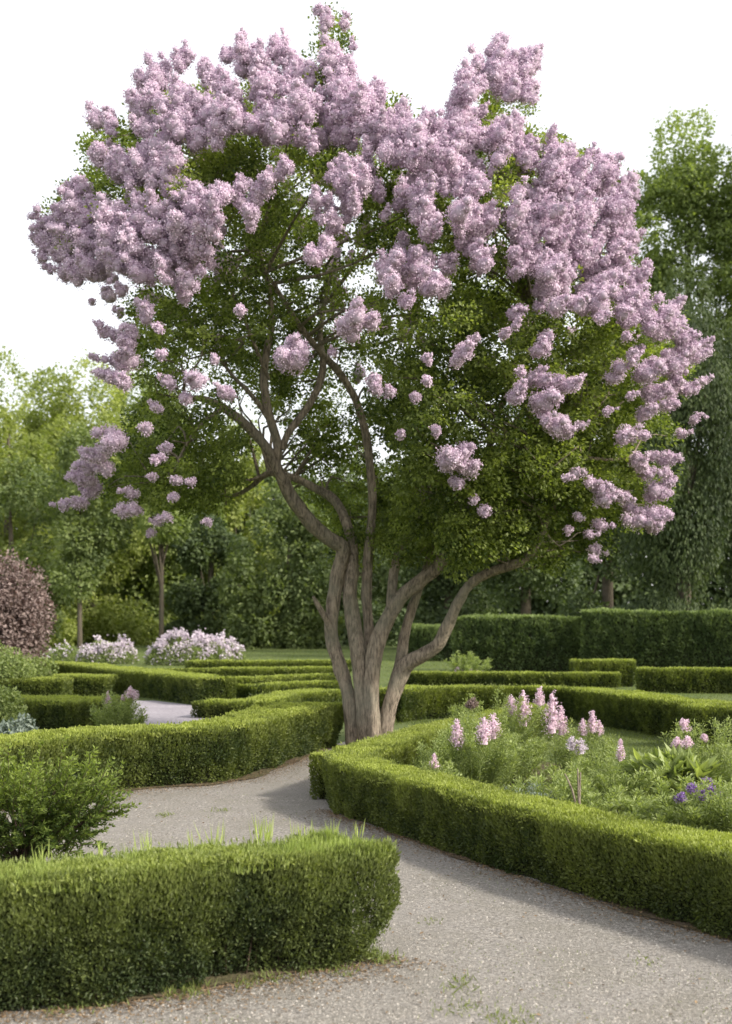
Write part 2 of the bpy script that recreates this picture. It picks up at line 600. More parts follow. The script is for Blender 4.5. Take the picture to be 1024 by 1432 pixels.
FAR = dict(inset=.02, amp=.03, smooth=False)
hedge('short low hedge with dark face beside two pink flowers at left', [G(-70, 1020), G(22, 1021), G(97, 1025)], 1.5, .44, .04, .024, 2.6, HG, **FAR)
hedge('short sunlit hedge at left edge behind the dark faced low hedge', [G(-90, 980), G(20, 979), G(88, 979)], .9, .43, .045, .028, 2.4, HG, **FAR)
hedge('small hedge end touching the short sunlit hedge at left', [G(70, 974.5), G(147, 975)], .9, .44, .045, .028, 2.4, HG, **FAR)
hedge('long diagonal hedge along the lavender gravel walk', [G(20, 951), G(87, 957), G(145, 967), G(210, 977), G(277, 987)], .85, .53, .045, .028, 2.6, HG, **FAR)
hedge('straight low hedge joining the long diagonal hedge behind the trunk', [G(279, 976), G(350, 975), G(478, 967)], .5, .40, .05, .03, 2.4, HG, **FAR)
hedge('thin low hedge second from the back lawn on the left', [G(200, 957), G(340, 955), G(488, 953)], .6, .37, .055, .035, 2.4, HG, **FAR)
hedge('thin low hedge at the edge of the back lawn', [G(262, 943), G(380, 942), G(492, 941)], .6, .38, .06, .04, 2.4, HG, **FAR)
hedge('very low hedge directly behind the left middle hedge by the gravel walk', [G(268, 1004), G(330, 1006), G(392, 1004), G(420, 992), G(480, 985)], .8, .27, .045, .026, 2.5, HG, **FAR)
hedge('low hedge band between the trunk and the far lawn hedges', [G(352, 982), G(400, 979), G(482, 974)], .55, .32, .05, .03, 2.4, HG, **FAR)
hedge('low hedge band right of the trunk below the tall hedge', [G(560, 959), G(700, 961), G(868, 962)], .55, .34, .05, .032, 2.4, HG, **FAR)
hedge('raised square hedge block rising behind the low hedge band', [G(805, 960.5), G(889, 960.5)], .8, .66, .05, .032, 2.6, HG, **FAR)
hedge('far right low hedge with dark face below the tall hedge', [G(893, 969), G(1000, 970), G(1130, 972)], .7, .55, .05, .03, 2.6, HG, **FAR)
hedge('curved hedge enclosing the lawn behind the flower bed', [G(563, 1011), G(600, 1006), G(700, 1003), G(787, 1006), G(837, 1015), G(890, 1025), G(960, 1036), G(1075, 1050)],
      .75, .52, .036, .022, 2.8, HG, inset=.02, amp=.03)
hedge('sunlit hedge end at the right edge behind the bed', [(4.28, 16.7), (4.36, 16.3), (5.0, 16.15), (6.6, 15.9)], .9, .55, .03, .018, 2.8, HG, inset=.02, amp=.035, smooth=False)
TH = 'tall clipped hedges closing the garden on the right'
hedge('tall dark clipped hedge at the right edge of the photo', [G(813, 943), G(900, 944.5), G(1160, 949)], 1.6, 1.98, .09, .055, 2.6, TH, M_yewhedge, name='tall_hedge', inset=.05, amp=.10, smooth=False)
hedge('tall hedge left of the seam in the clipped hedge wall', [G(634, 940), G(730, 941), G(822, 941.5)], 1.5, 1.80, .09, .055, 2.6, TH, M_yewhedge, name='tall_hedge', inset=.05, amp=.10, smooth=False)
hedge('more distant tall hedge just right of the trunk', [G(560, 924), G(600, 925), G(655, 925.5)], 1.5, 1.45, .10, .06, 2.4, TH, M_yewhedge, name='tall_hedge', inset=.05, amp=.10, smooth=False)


def soil_strip(line, t, sign=1, lo=-.015, z=.012):
    f = np.asarray(line, float)
    f3 = spline(np.column_stack([f, np.zeros(len(f))]), np.zeros(len(f)), .12)[0][:, :2]
    wob = (vnoise(np.column_stack([f3 * 3.1, f3[:, :1] * 0])) - .5) * .14 + (vnoise(np.column_stack([f3 * 11, f3[:, :1] * 0])) - .5) * .05
    a = offset(f3, 1.0, sign) - f3
    p = f3 + a * (lo + wob)[:, None]
    q = f3 + a * t
    sheet('hedge_soil', np.vstack([p, q[::-1]]).tolist(), z, M_soil)


soil_strip(front_line, .5, 1, .05)
soil_strip(mh_line[2:], .45, 1, .05)
soil_strip([(-3.28, 10.9), (-2.62, 12.0), (-2.0, 12.5), (-1.42, 12.85), (-.98, 14.2), (-.66, 15.6), (-.30, 16.7)], .6, 1, -.02)


# ------------------------------------------------------------------ the lilac tree
TY = 16.3
S = TY / FPX
BL = """75 345 38 38,60 325 22 18,100 375 50 25,120 305 50 35,105 262 20 15,150 350 55 40,200 340 50 45,190 300 45 30,215 375 40 22,150 215 32 24,145 178 26 22,153 158 8 12,
185 242 40 20,215 225 40 30,235 260 30 22,255 290 40 35,290 275 30 22,280 280 30 25,320 265 14 16,265 330 35 30,270 365 35 32,245 392 28 16,303 320 16 25,205 150 26 45,195 118 10 14,
225 110 18 22,250 120 15 40,262 85 10 18,240 170 40 25,270 190 45 35,300 150 45 40,310 165 30 30,288 105 20 18,320 115 25 15,340 75 16 36,322 80 12 12,365 90 20 30,365 62 7 10,
405 85 32 35,399 52 7 12,420 115 35 35,375 125 30 18,398 152 40 28,465 95 32 28,482 110 18 30,460 150 45 32,430 200 30 22,400 185 25 20,360 178 18 14,378 187 30 16,490 170 40 42,
520 130 24 22,446 22 9 14,458 36 14 14,483 35 9 10,493 66 10 8,395 235 18 15,375 250 16 12,340 260 12 12,365 270 20 14,338 285 14 12,355 300 15 16,350 320 10 8,
480 245 40 22,435 280 25 11,455 290 20 18,510 245 20 25,490 270 25 20,445 305 14 10,460 320 22 20,455 350 24 20,440 360 16 12,490 290 20 15,
520 165 35 28,545 182 35 26,580 190 35 28,610 200 35 30,600 172 20 10,530 202 30 18,560 215 35 18,600 220 40 22,640 200 35 25,668 82 10 22,695 85 22 20,722 85 28 25,745 90 20 22,
660 120 28 28,650 145 20 25,690 110 40 25,730 125 28 22,745 140 10 14,640 170 20 20,676 156 9 9,640 230 40 30,690 195 35 18,720 190 35 22,715 225 28 22,708 246 13 13,735 210 25 28,
770 215 18 22,773 186 7 13,775 235 30 25,750 260 35 25,725 272 18 11,790 230 20 25,825 225 20 20,826 212 7 8,850 245 28 24,870 265 23 20,885 275 10 12,800 260 35 30,830 280 40 30,
860 300 32 30,580 265 28 20,575 290 28 18,600 300 40 22,640 260 30 22,650 285 30 22,668 260 18 18,660 310 35 26,620 320 30 14,690 300 16 16,530 270 14 12,540 300 9 8,600 325 16 14,
562 335 14 10,645 342 14 12,660 350 20 22,675 375 16 16,630 372 14 14,560 375 36 26,600 365 33 23,580 395 42 16,610 400 24 14,535 372 15 12,740 300 40 25,770 290 40 35,745 325 30 18,
735 352 24 22,775 320 35 25,800 305 35 25,790 345 40 30,740 372 33 20,830 340 30 25,770 385 30 25,800 387 40 24,850 330 25 20,865 350 25 22,885 340 12 16,840 380 35 25,880 380 20 22,
895 390 12 11,567 422 13 16,490 448 28 20,510 455 22 14,598 402 34 10,780 415 42 22,820 420 42 22,757 432 25 9,842 444 14 14,870 410 25 22,885 415 18 12,722 432 11 18,706 465 8 10,
722 453 7 8,875 430 16 16,880 447 24 18,910 450 30 26,935 442 24 20,875 470 8 13,945 457 20 18,965 472 18 16,983 482 8 10,895 495 22 14,930 498 14 11,910 520 30 16,865 520 16 14,
940 520 18 22,960 495 18 16,975 502 13 18,983 530 8 16,965 545 18 15,930 550 20 14,905 555 16 14,880 555 9 8,905 576 18 12,850 575 9 7,975 585 11 8,952 605 8 8,935 566 13 11,
765 475 13 13,758 490 18 16,726 520 8 8,730 540 13 10,720 560 13 12,755 530 24 15,785 540 26 17,800 536 11 13,755 570 24 20,770 590 24 16,790 605 12 12,812 596 10 7,
598 503 8 8,645 490 15 12,662 478 10 9,640 498 13 11,525 540 20 14,548 546 13 10,582 557 9 11,597 536 8 9,560 608 9 7,608 601 11 8,634 644 23 20,657 625 9 7,642 675 11 11,655 656 15 15,
677 712 10 11,666 699 12 7,875 610 18 14,900 611 9 11,895 640 13 11,915 636 9 9,935 642 15 11,806 664 9 15,793 668 6 9,830 685 24 17,855 696 24 13,880 710 24 13,905 690 24 18,
900 660 13 11,930 661 11 9,925 690 17 11,940 675 11 9,905 725 28 15,930 720 14 12,910 740 18 8,890 650 17 11,793 743 9 13,838 738 11 10,825 747 9 8,835 768 13 9,830 780 8 6,808 722 6 7,
140 453 7 9,150 468 15 11,180 480 20 22,200 435 18 16,170 410 10 12,185 470 18 18,150 525 16 16,170 532 15 18,130 500 15 6,172 507 16 16,222 457 9 9,230 495 13 9,335 437 10 10,
262 412 12 14,300 500 12 11,240 538 12 11,272 533 14 16,265 556 12 10,320 545 15 15,219 568 8 8,206 597 10 13,408 492 26 28,465 493 10 7,150 620 28 20,135 637 24 14,105 668 17 11,
115 655 17 12,145 660 19 11,130 676 19 11,93 705 11 9,115 700 18 11,135 690 17 11,234 627 9 8,216 645 9 7,225 641 10 7,214 667 7 10,249 672 9 8,267 675 8 8,243 695 8 7,180 690 15 9,
185 713 20 12,217 728 14 9,233 722 8 12,210 745 12 7,292 730 8 6"""
BL = np.array([[float(a) for a in r.split()] for r in BL.replace('\n', '').split(',')])


def crown_depth(px, py):
    """distance of the crown's front surface before (and back behind) the trunk plane"""
    u = (px - 515) / 500.
    v = (py - 430) / 430.
    return 3.3 * np.sqrt(np.clip(1 - u * u - v * v, .06, 1))


def P3v(px, py, Y):
    # the crown's own frame: offsets from the trunk measured at the trunk's distance
    return np.stack([(px - HX) * Y / FPX, Y, CAMZ - (py - HY) * Y / FPX], -1)


lil = empty('lilac_tree', (.05, TY, 0), 'large multi stemmed lilac tree in full mauve bloom at the centre', 'tree')

# --- puffs
px, py, pr = [], [], []
for cx, cy_, rx, ry in BL:
    n = max(1, int(rx * ry / 94. + .5))
    for k in range(n):
        a = rng.random() * 2 * np.pi
        q = np.sqrt(rng.random())
        px.append(cx + np.cos(a) * q * max(0, rx - 7))
        py.append(cy_ + np.sin(a) * q * max(0, ry - 7))
        pr.append(min(rng.uniform(8, 16) if rng.random() < .6 else rng.uniform(15, 24), min(rx, ry) * 1.1 + 2))
px, py, pr = map(np.array, (px, py, pr))
n1 = len(px)
Yp = TY - crown_depth(px, py) * np.where(py > 420, rng.uniform(.98, 1.12, n1), rng.uniform(.84, 1.08, n1)) + rng.normal(size=n1) * .12
C = P3v(px, py, Yp)
rad = pr * Yp / FPX * 1.06
# the far side of the crown blooms too (seen only from other sides): inside the same outline
nb = 330
ib = rng.choice(np.where(py < 470)[0], nb)
Yb = TY + crown_depth(px[ib], py[ib]) * rng.uniform(.6, .95, nb)
Cb = np.stack([(px[ib] * .93 + 515 * .07 - HX) * TY / FPX, Yb, CAMZ - (py[ib] + 14 - HY) * TY / FPX], -1)
C = np.vstack([C, Cb])
rad = np.concatenate([rad, pr[ib] * S])
nP = len(C)
print('puffs', n1, nP)

_ico = None


def ico():
    global _ico
    if _ico is None:
        import bmesh
        bm = bmesh.new()
        bmesh.ops.create_icosphere(bm, subdivisions=2, radius=1)
        bm.verts.ensure_lookup_table()
        _ico = (np.array([v.co[:] for v in bm.verts]), np.array([[v.index for v in f.verts] for f in bm.faces]))
        bm.free()
    return _ico


TC = np.array([0.05, TY, 5.2])


def puff(g, c, r, n, mi_f=0, mi_c=1, base=.45, fl=.024):
    """one panicle: three to five rounded lobes, each studded with florets"""
    axis = nrm((c - TC) * np.array([.5, .5, .6]) + np.array([0, 0, 1.1]))
    k = rng.integers(4, 8)
    r = r * .93
    stretch = rng.uniform(1.2, 2.6)
    cen = [c]
    rr = [r * .78]
    for j in range(k - 1):
        t = (j + 1) / (k - .3)
        dv = axis * (r * (t * stretch - .35 - .30 * (stretch - 1))) + rnd_dir(1)[0] * r * .48 * (1 - t * .5)
        cen.append(c + dv)
        rr.append(r * (.68 - .34 * t) * rng.uniform(.85, 1.1))
    cen = np.array(cen)
    rr = np.array(rr)
    V, F = ico()
    for cc, q in zip(cen, rr):
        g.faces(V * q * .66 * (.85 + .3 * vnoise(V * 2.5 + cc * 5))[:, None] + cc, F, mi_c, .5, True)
    wts = rr ** 2
    li = rng.choice(len(rr), n, p=wts / wts.sum())
    d = rnd_dir(n)
    d[:, 2] = np.where(rng.random(n) < .25, np.abs(d[:, 2]), d[:, 2])
    rad_ = rr[li] * (.66 + .40 * rng.random(n) + .34 * (vnoise(d * 3.4 + cen[li] * 9) - .5))
    P = cen[li] + d * rad_[:, None]
    D = nrm(np.cross(d, rnd_dir(n)) + d * .55)
    N = nrm(d + rng.normal(size=(n, 3)) * .45)
    L = fl * rng.uniform(.7, 1.3, n)
    hue = base + .16 * rng.normal()
    g.kites(P - D * L[:, None] * .4, D, N, L, L * .8, mi_f, np.clip(hue + .22 * rng.normal(size=n), 0, 1), .25, .5)


order = np.argsort(-rad[:n1] / Yp)
big = set(order[:100].tolist())
rest = Geo()
nf_base = 400
for i in range(nP):
    front_ = i < n1
    n = int(nf_base * (rad[i] / .145) ** 1.7) if front_ else 130
    n = max(n, 110) if front_ else n
    if i in big:
        g = Geo()
        puff(g, C[i], rad[i], n)
        g.build('flower_cluster', [M_bloom, M_bloomcore], lil)
    else:
        puff(rest, C[i], rad[i], n, fl=.024 if front_ else .028)
o = rest.build('small_flower_clusters', [M_bloom, M_bloomcore], lil)
o['kind'] = 'stuff'

# --- leaves: lobes (px, py, rx, ry, near, far, weight): depth in fractions of the crown's half depth, - towards the camera
LV = [(300, 215, 180, 95, -.88, .85, 1.5), (500, 195, 140, 55, -.86, .85, 1.4), (690, 275, 175, 95, -.88, .9, 1.6), (150, 300, 75, 60, -1.0, .7, 1.7), (452, 118, 16, 10, -1.0, -.8, 2), (700, 235, 14, 40, -1.0, -.8, 2), (262, 268, 16, 16, -1.05, -.85, 2), (710, 140, 36, 36, -.5, .5, 1.3), (465, 60, 22, 40, -.4, .4, 1.2),
      (330, 222, 42, 26, -.92, -.4, 2.0), (690, 400, 65, 50, -.5, .9, 2.0), (350, 300, 62, 60, -.75, .6, 1.6), (290, 430, 105, 80, -.8, .8, 1.4), (225, 480, 60, 60, -.7, .7, 1.8), (345, 440, 90, 75, -.5, .8, 1.0), (430, 380, 85, 80, -.5, .9, .95), (390, 500, 90, 45, -.1, .9, 1.0), (425, 555, 60, 45, .2, .9, 1.2), (350, 540, 60, 30, -.2, .7, 1.0), (460, 600, 50, 40, .2, .9, 1.2),
      (400, 330, 60, 60, -.3, .9, 1.3), (470, 440, 60, 60, -.1, .8, .8), (440, 500, 80, 40, .2, .9, .6), (255, 630, 85, 85, -.75, .6, 2.4), (300, 660, 40, 50, -.5, .4, 1.6), (180, 660, 50, 50, -.5, .5, 1.2),
      (560, 330, 70, 70, -.8, .8, 1.4), (590, 470, 90, 70, -.85, .8, 1.8), (690, 480, 90, 70, -.95, .8, 2.0), (800, 490, 80, 75, -.9, .8, 2.0), (700, 600, 150, 95, -.95, .7, 2.4), (620, 690, 70, 70, -.8, .6, 2.0),
      (740, 690, 90, 75, -.9, .6, 2.3), (650, 765, 28, 32, -.9, -.3, 4), (820, 640, 80, 90, -.85, .6, 2.0), (880, 500, 80, 80, -.7, .7, 1.7), (900, 560, 60, 60, -.6, .6, 1.2), (880, 680, 60, 60, -.6, .5, 1.3),
      (830, 735, 30, 40, -.6, .2, 2.0), (570, 740, 60, 40, -.2, .7, 1.6), (545, 620, 45, 90, .1, .8, 1.3), (465, 640, 55, 70, .25, .9, 1.5), (500, 720, 60, 40, .2, .8, 1.4), (760, 765, 50, 28, -.8, .2, 2.2), (690, 745, 70, 35, -.9, .3, 2.2), (590, 770, 40, 22, -.4, .4, 1.6),
      (570, 560, 60, 60, -.6, .8, 1.6), (830, 400, 60, 60, -.9, .5, 1.2), (510, 760, 40, 30, .0, .6, 1.2)]
g = Geo()
clumps = []
for (cx, cy_, rx, ry, d0, d1, wt) in LV:
    n = int(rx * ry * wt / 108.) + 3
    a = rng.random(n) * 2 * np.pi
    q = np.sqrt(rng.random(n))
    x = cx + np.cos(a) * q * rx
    y = cy_ + np.sin(a) * q * ry
    dd = crown_depth(x, y)
    u = rng.random(n) ** (1.5 if cx > 540 else 1.0)
    Y = TY + dd * (d0 + (d1 - d0) * u)
    # positions are kept at the trunk's scale so that the crown keeps its outline from the side as well
    c = P3v(x, y, Y)
    clumps.append(np.column_stack([c, np.full(n, 1.)]))
clumps = np.vstack(clumps)[:, :3]
# keep only clumps inside the overall silhouette at top: drop those above the bloom outline
nC = len(clumps)
per = 104
ci = np.repeat(np.arange(nC), per)
N = len(ci)
cr = rng.uniform(.11, .27, nC)
d = rnd_dir(N)
d[:, 2] *= .75
P = clumps[ci] + d * (cr[ci] * rng.random(N) ** .45)[:, None]
outw = nrm(P - TC)
D = nrm(outw * .5 + d * .5 + np.array([0, 0, -.1]) + rng.normal(size=(N, 3)) * .55)
Nn = nrm(np.array([0, 0, .9]) + outw * .4 + rng.normal(size=(N, 3)) * .65)
L = rng.uniform(.034, .064, N)
ct = rng.normal(size=nC) * .18
tint = np.clip(.42 + ct[ci] + .17 * rng.normal(size=N), 0, 1)
g.kites(P, D, Nn, L, L * .66, 0, tint, .12, .4)
print('lilac leaves', N)
g.build('leaf_crown', M_lilacleaf, lil)

# --- stems
def limb(name, pts, sides=14, gn=.16, parent=lil, step=.05):
    """pts: px, py, radius px, depth offset (m)"""
    q = np.array([P3(p[0], p[1], TY + p[3]) for p in pts])
    r = np.array([p[2] * S * (.80 if p[1] > 700 else .68) for p in pts])
    g = Geo()
    g.tube(q, r, sides, 0, .5, gn, step)
    return q, g.build(name, M_bark, parent)


STEMS = [
    ('stem', [(496, 1056, 15, -.02), (493, 1010, 13, -.02), (487, 970, 12, 0), (475, 930, 12, .03), (464, 890, 11.5, .05), (466, 850, 11.5, .05), (472, 810, 12, .04), (480, 770, 13, .02), (466, 757, 13, -.05),
              (441, 737, 12.5, -.2), (412, 702, 12, -.35), (393, 665, 11, -.45), (374, 628, 10, -.5), (347, 597, 9, -.6), (312, 570, 8, -.75), (285, 558, 6.5, -.9), (258, 556, 4, -1.05)]),
    ('stem', [(516, 1060, 20, -.12), (513, 1010, 18, -.10), (508, 960, 16.5, -.08), (501, 915, 15, -.05), (494, 870, 13, 0), (489, 830, 12.5, .02), (492, 795, 12, .08), (490, 750, 9, .22), (470, 702, 8.5, .38), (438, 681, 8, .5),
              (410, 668, 7.5, .6), (376, 662, 6.5, .7), (352, 680, 5, .8), (330, 692, 4, .85), (300, 694, 2.5, .9)]),
    ('stem', [(527, 1060, 12, .10), (523, 1000, 11, .12), (520, 940, 10, .14), (516, 880, 9.5, .15), (513, 830, 9, .15), (516, 765, 9, .15), (521, 700, 8.5, .15), (514, 622, 8.5, .1), (505, 582, 8, .0), (492, 548, 7.5, -.1), (470, 515, 7, -.2), (452, 497, 6.5, -.3),
              (430, 470, 6, -.5), (410, 442, 5.5, -.7), (392, 412, 4.5, -.9), (372, 380, 3, -1.1)]),
    ('stem', [(524, 1058, 14, -.22), (521, 1000, 13, -.2), (520, 950, 13, -.17), (527, 905, 14, -.14), (539, 872, 13, -.12), (560, 836, 12.5, -.15), (588, 812, 12, -.22), (612, 792, 11, -.32), (634, 755, 11, -.45), (655, 700, 9, -.6), (680, 640, 7, -.7), (700, 570, 5.5, -.8), (722, 500, 4, -.9), (745, 430, 3, -1.)]),
    ('stem', [(536, 1054, 11, -.02), (543, 1010, 11, 0), (552, 965, 12, .02), (560, 930, 10, .06), (567, 885, 8.5, .12), (578, 845, 8, .15), (590, 813, 7, .18), (600, 775, 6, .25), (604, 720, 5, .3), (600, 640, 4.5, .35), (615, 560, 4, .45), (640, 470, 3, .5)]),
    ('stem', [(530, 1058, 13, -.12), (542, 1000, 13, -.12), (556, 955, 14, -.15), (568, 930, 14, -.2), (588, 918, 12.5, -.3), (612, 902, 11.5, -.4), (628, 872, 10, -.5), (641, 842, 9, -.6), (660, 815, 8.5, -.7), (690, 798, 8.5, -.85),
              (715, 790, 8, -1.0), (738, 778, 7, -1.1), (752, 758, 6, -1.2), (768, 720, 5, -1.3), (790, 680, 4, -1.4), (820, 640, 3, -1.5)]),
]
BRANCH = [
    [(400, 690, 9, -.4), (388, 655, 9, -.42), (388, 620, 9.5, -.45), (375, 575, 9, -.5), (369, 530, 8.5, -.5), (374, 488, 7.5, -.5), (380, 452, 6, -.5), (376, 400, 4.5, -.55), (360, 340, 3, -.6)],
    [(394, 628, 7, -.43), (405, 603, 7.5, -.4), (428, 573, 7.5, -.35), (446, 540, 7.5, -.3), (452, 508, 7, -.28), (448, 470, 5.5, -.2), (455, 420, 4.5, 0), (470, 360, 3.5, .2), (490, 290, 3, .4)],
    [(547, 850, 9, -.1), (549, 820, 9, -.05), (552, 795, 9, 0), (560, 770, 8.5, .05), (574, 745, 7.5, .12), (590, 715, 6, .2), (590, 650, 5, .3), (570, 560, 4.5, .4), (575, 470, 4, .5), (600, 380, 3, .6), (610, 300, 2.5, .6)],
    [(375, 585, 5, -.5), (362, 565, 5, -.6), (345, 545, 4.5, -.7), (325, 525, 3.5, -.8), (300, 490, 3, -.9), (270, 450, 2.2, -1.0)],
    [(376, 530, 4, -.5), (355, 480, 3.5, -.8), (330, 420, 3, -1.1), (290, 350, 2.5, -1.4)],
    [(634, 757, 6, -.45), (672, 735, 5, -.7), (720, 690, 4, -1.0), (770, 640, 3, -1.4), (820, 590, 2.5, -1.6)],
    [(312, 571, 4.5, -.75), (285, 590, 3.5, -.9), (262, 620, 3, -1.05), (240, 665, 2.3, -1.1)],
    [(655, 702, 5, -.6), (700, 620, 4, -.2), (770, 520, 3.2, .1), (840, 430, 2.5, .3)],
    [(455, 425, 4, 0), (520, 340, 3.5, .3), (600, 240, 3, .4), (690, 150, 2.2, .3), (715, 100, 1.5, .2)],
    [(376, 402, 4, -.55), (340, 300, 3, -.2), (280, 220, 2.4, .1), (220, 150, 1.6, .2)],
    [(470, 362, 3.2, .2), (462, 260, 2.6, .2), (460, 150, 2.2, .1), (462, 60, 1.6, 0)],
]
nodes = []
for nm, p in STEMS:
    q, o = limb(nm, p, 28, .26)
    nodes.append(spline(q, np.zeros(len(q)), .25)[0])
for p in BRANCH:
    q, o = limb('branch', p, 10, .12)
    nodes.append(spline(q, np.zeros(len(q)), .25)[0])
limb('broken_branch', [(472, 905, 6, .0), (462, 878, 5.5, -.05), (450, 855, 5, -.1), (443, 843, 4.2, -.12), (438, 834, 2.4, -.14)], 10)
limb('broken_branch', [(376, 662, 4.5, .7), (360, 668, 4, .68), (345, 672, 3, .66), (333, 668, 2.2, .62)], 8)
nodes = np.vstack(nodes)
nodes = nodes[nodes[:, 2] > 2.4]
g = Geo()
for k in rng.choice(nC, 420, replace=False):
    c = clumps[k]
    dist = np.linalg.norm(nodes - c, axis=1) + .6 * np.maximum(0, nodes[:, 2] - c[2])
    a = nodes[np.argmin(dist)]
    m1 = a + (c - a) * .4 + rng.normal(size=3) * .10 + np.array([0, 0, .05])
    m2 = a + (c - a) * .75 + rng.normal(size=3) * .08
    ln = np.linalg.norm(c - a)
    r0 = min(.026, .008 + .010 * ln)
    g.tube([a, m1, m2, c], [r0, r0 * .7, r0 * .45, .004], 5, 0, .5, 0, .2)
o = g.build('twigs', M_bark, lil)
o['kind'] = 'stuff'


# ------------------------------------------------------------------ woods
def wood_tree(label, px, Y, top, width, low, mat, n, leaf=.28, trunk=.3, name='broadleaf_tree', style='round', lobes=13, gap=.0, group='trees of the wood behind the garden', bare=None, lobe_r=(.26, .42)):
    base = np.array([(px - HX) * Y / FPX, Y, 0])
    zt = CAMZ - (top - HY) * Y / FPX
    zl = max(.3, CAMZ - (low - HY) * Y / FPX)
    rx = width / 2 * Y / FPX
    cz = (zt + zl) / 2
    rz = (zt - zl) / 2
    root = empty(name, tuple(base), label, 'tree', group)
    g = Geo()
    C, Rr = [], []
    for k in range(lobes):
        d = rnd_dir(1)[0]
        if d[1] > .3 and rng.random() < .5:
            d[1] *= -1
        q = rng.uniform(.35, .80)
        if style == 'round' and low > 860:
            d = nrm(np.sign(d) * np.abs(d) ** .7)
            q = rng.uniform(.4, .92)
        taper = 1.0
        if style == 'cone':
            taper = 1 - .75 * max(0, (d[2] * q + .8) / 1.8)
        r = rng.uniform(*lobe_r)
        C.append([base[0] + d[0] * q * rx * taper, base[1] + d[1] * q * rx * .8 * taper, cz + d[2] * q * rz])
        Rr.append([r * rx * (.55 + .45 * taper), r * rx * (.55 + .45 * taper), r * min(rz, rx * 1.2) * (1.25 if style == 'droop' else .85)])
    if low > 860 and style != 'cone':
        for k in range(lobes // 2):
            a = rng.random() * 2 * np.pi
            q = rng.uniform(.35, .95)
            C.append([base[0] + np.cos(a) * q * rx, base[1] - abs(np.sin(a)) * q * rx * .6, rx * rng.uniform(.12, .45)])
            r = rng.uniform(.22, .36) * rx
            Rr.append([r, r, r * .8])
    C.append([base[0], base[1], zt - rz * .30])
    Rr.append([rx * .35, rx * .35, rz * .30])
    C, Rr = np.array(C), np.array(Rr)
    wt = (Rr.prod(1)) ** (2 / 3.)
    li = rng.choice(len(C), n, p=wt / wt.sum())
    d = rnd_dir(n)
    # twig clusters within each lobe give the crown its ragged, gappy outline
    cell = fbm(d * 2.3 + li[:, None] * 3.7, 2)
    rr = .62 + .55 * cell + .10 * rng.normal(size=n)
    keep = rng.random(n) > gap * (cell < .48)
    P = C[li] + d * rr[:, None] * Rr[li]
    P[:, 2] = np.maximum(P[:, 2], .1)
    if style == 'droop':
        P[:, 2] -= rng.exponential(.022 * rz, n)
        P[:, 2] = np.maximum(P[:, 2], .1)
        D = nrm(np.array([0, 0, -1.]) + d * .25 + rng.normal(size=(n, 3)) * .25)
        L, W = leaf * rng.uniform(1.0, 2.0, n), leaf * .55
    else:
        D = nrm(d * .6 + np.array([0, 0, -.25]) + rng.normal(size=(n, 3)) * .6)
        L = leaf * rng.uniform(.6, 1.4, n)
        W = L * .62
    Nn = nrm(d * .6 + np.array([0, 0, .5]) + rng.normal(size=(n, 3)) * .55)
    lt = rng.normal(size=len(C)) * .12
    tint = np.clip(.38 + lt[li] + (.9 if style == 'droop' else .5) * (cell - .5) + .16 * rng.normal(size=n), 0, 1)
    W = np.broadcast_to(W, (n,))
    g.kites(P[keep], D[keep], Nn[keep], L[keep], W[keep], 0, tint[keep], .1, .45)
    g.build('crown', mat, root)
    t = Geo()
    bend = rng.normal(size=2) * .25
    tp = [(base[0], base[1], -.2), (base[0] + bend[0] * .3, base[1], cz * .35), (base[0] + bend[0], base[1] + bend[1], cz * .8), (base[0] + bend[0] * 1.3, base[1] + bend[1], cz + rz * .5)]
    t.tube(tp, [trunk * 1.25, trunk, trunk * .75, trunk * .25], 10, 0, .5, .1, .8)
    for k in range(min(7, lobes)):
        u = rng.uniform(.3, .8) if low > 800 else rng.uniform(-.15, .45)
        a = np.array(tp[1]) * (1 - u) + np.array(tp[2]) * u
        c = C[k]
        m = (a + c) / 2 + np.array([0, 0, -.08 * rz])
        t.tube([a, m, c], np.array([.38, .2, .05]) * trunk * (1.5 if low < 800 else 1), 7, 0, .5, .1, .6)
    t.build('trunk', M_woodbark, root)
    return root


M_w1 = leaf_mat('wood_leaf_yellowgreen', (.15, .19, .055), (.42, .46, .15), .40, .6, .22, .12)
M_w2 = leaf_mat('wood_leaf_mid', (.09, .125, .05), (.25, .30, .11), .35, .6, .22, .12)
M_w3 = leaf_mat('wood_leaf_dark', (.05, .076, .036), (.16, .21, .08), .25, .6, .22, .15)
M_w4 = leaf_mat('wood_leaf_fresh', (.11, .15, .055), (.31, .37, .13), .40, .6, .25, .15)
M_w5 = leaf_mat('wood_leaf_weeping', (.034, .054, .024), (.105, .14, .048), .25, .6, .25, .3)

wood_tree('yellow green tree at the far left edge of the wood', 5, 84, 488, 190, 905, M_w1, 26000, .26, lobes=26, lobe_r=(.2, .34))
wood_tree('broad yellow green tree left of the lilac with a rounded top', 128, 90, 495, 230, 905, M_w1, 34000, .26, lobes=30, lobe_r=(.2, .34))
wood_tree('yellow green tree standing between the two left trees', 62, 94, 520, 180, 905, M_w1, 26000, .28, lobes=30, lobe_r=(.2, .34))
wood_tree('tall pale tree whose top touches the lilac left side', 190, 96, 512, 170, 905, M_w4, 26000, .28, lobes=30, lobe_r=(.2, .34))
wood_tree('pale tree with bare forked trunk behind the white flowers', 226, 74, 540, 160, 785, M_w4, 15000, .24, .13, lobes=10, gap=.4)
wood_tree('slender tree with brown bare trunk behind the plum bush', 112, 72, 600, 170, 835, M_w2, 15000, .24, .13, lobes=10, gap=.4)
wood_tree('lower bushy tree at the left edge below the tall tree', 30, 80, 640, 210, 905, M_w2, 20000, .28, lobes=24, lobe_r=(.2, .34))
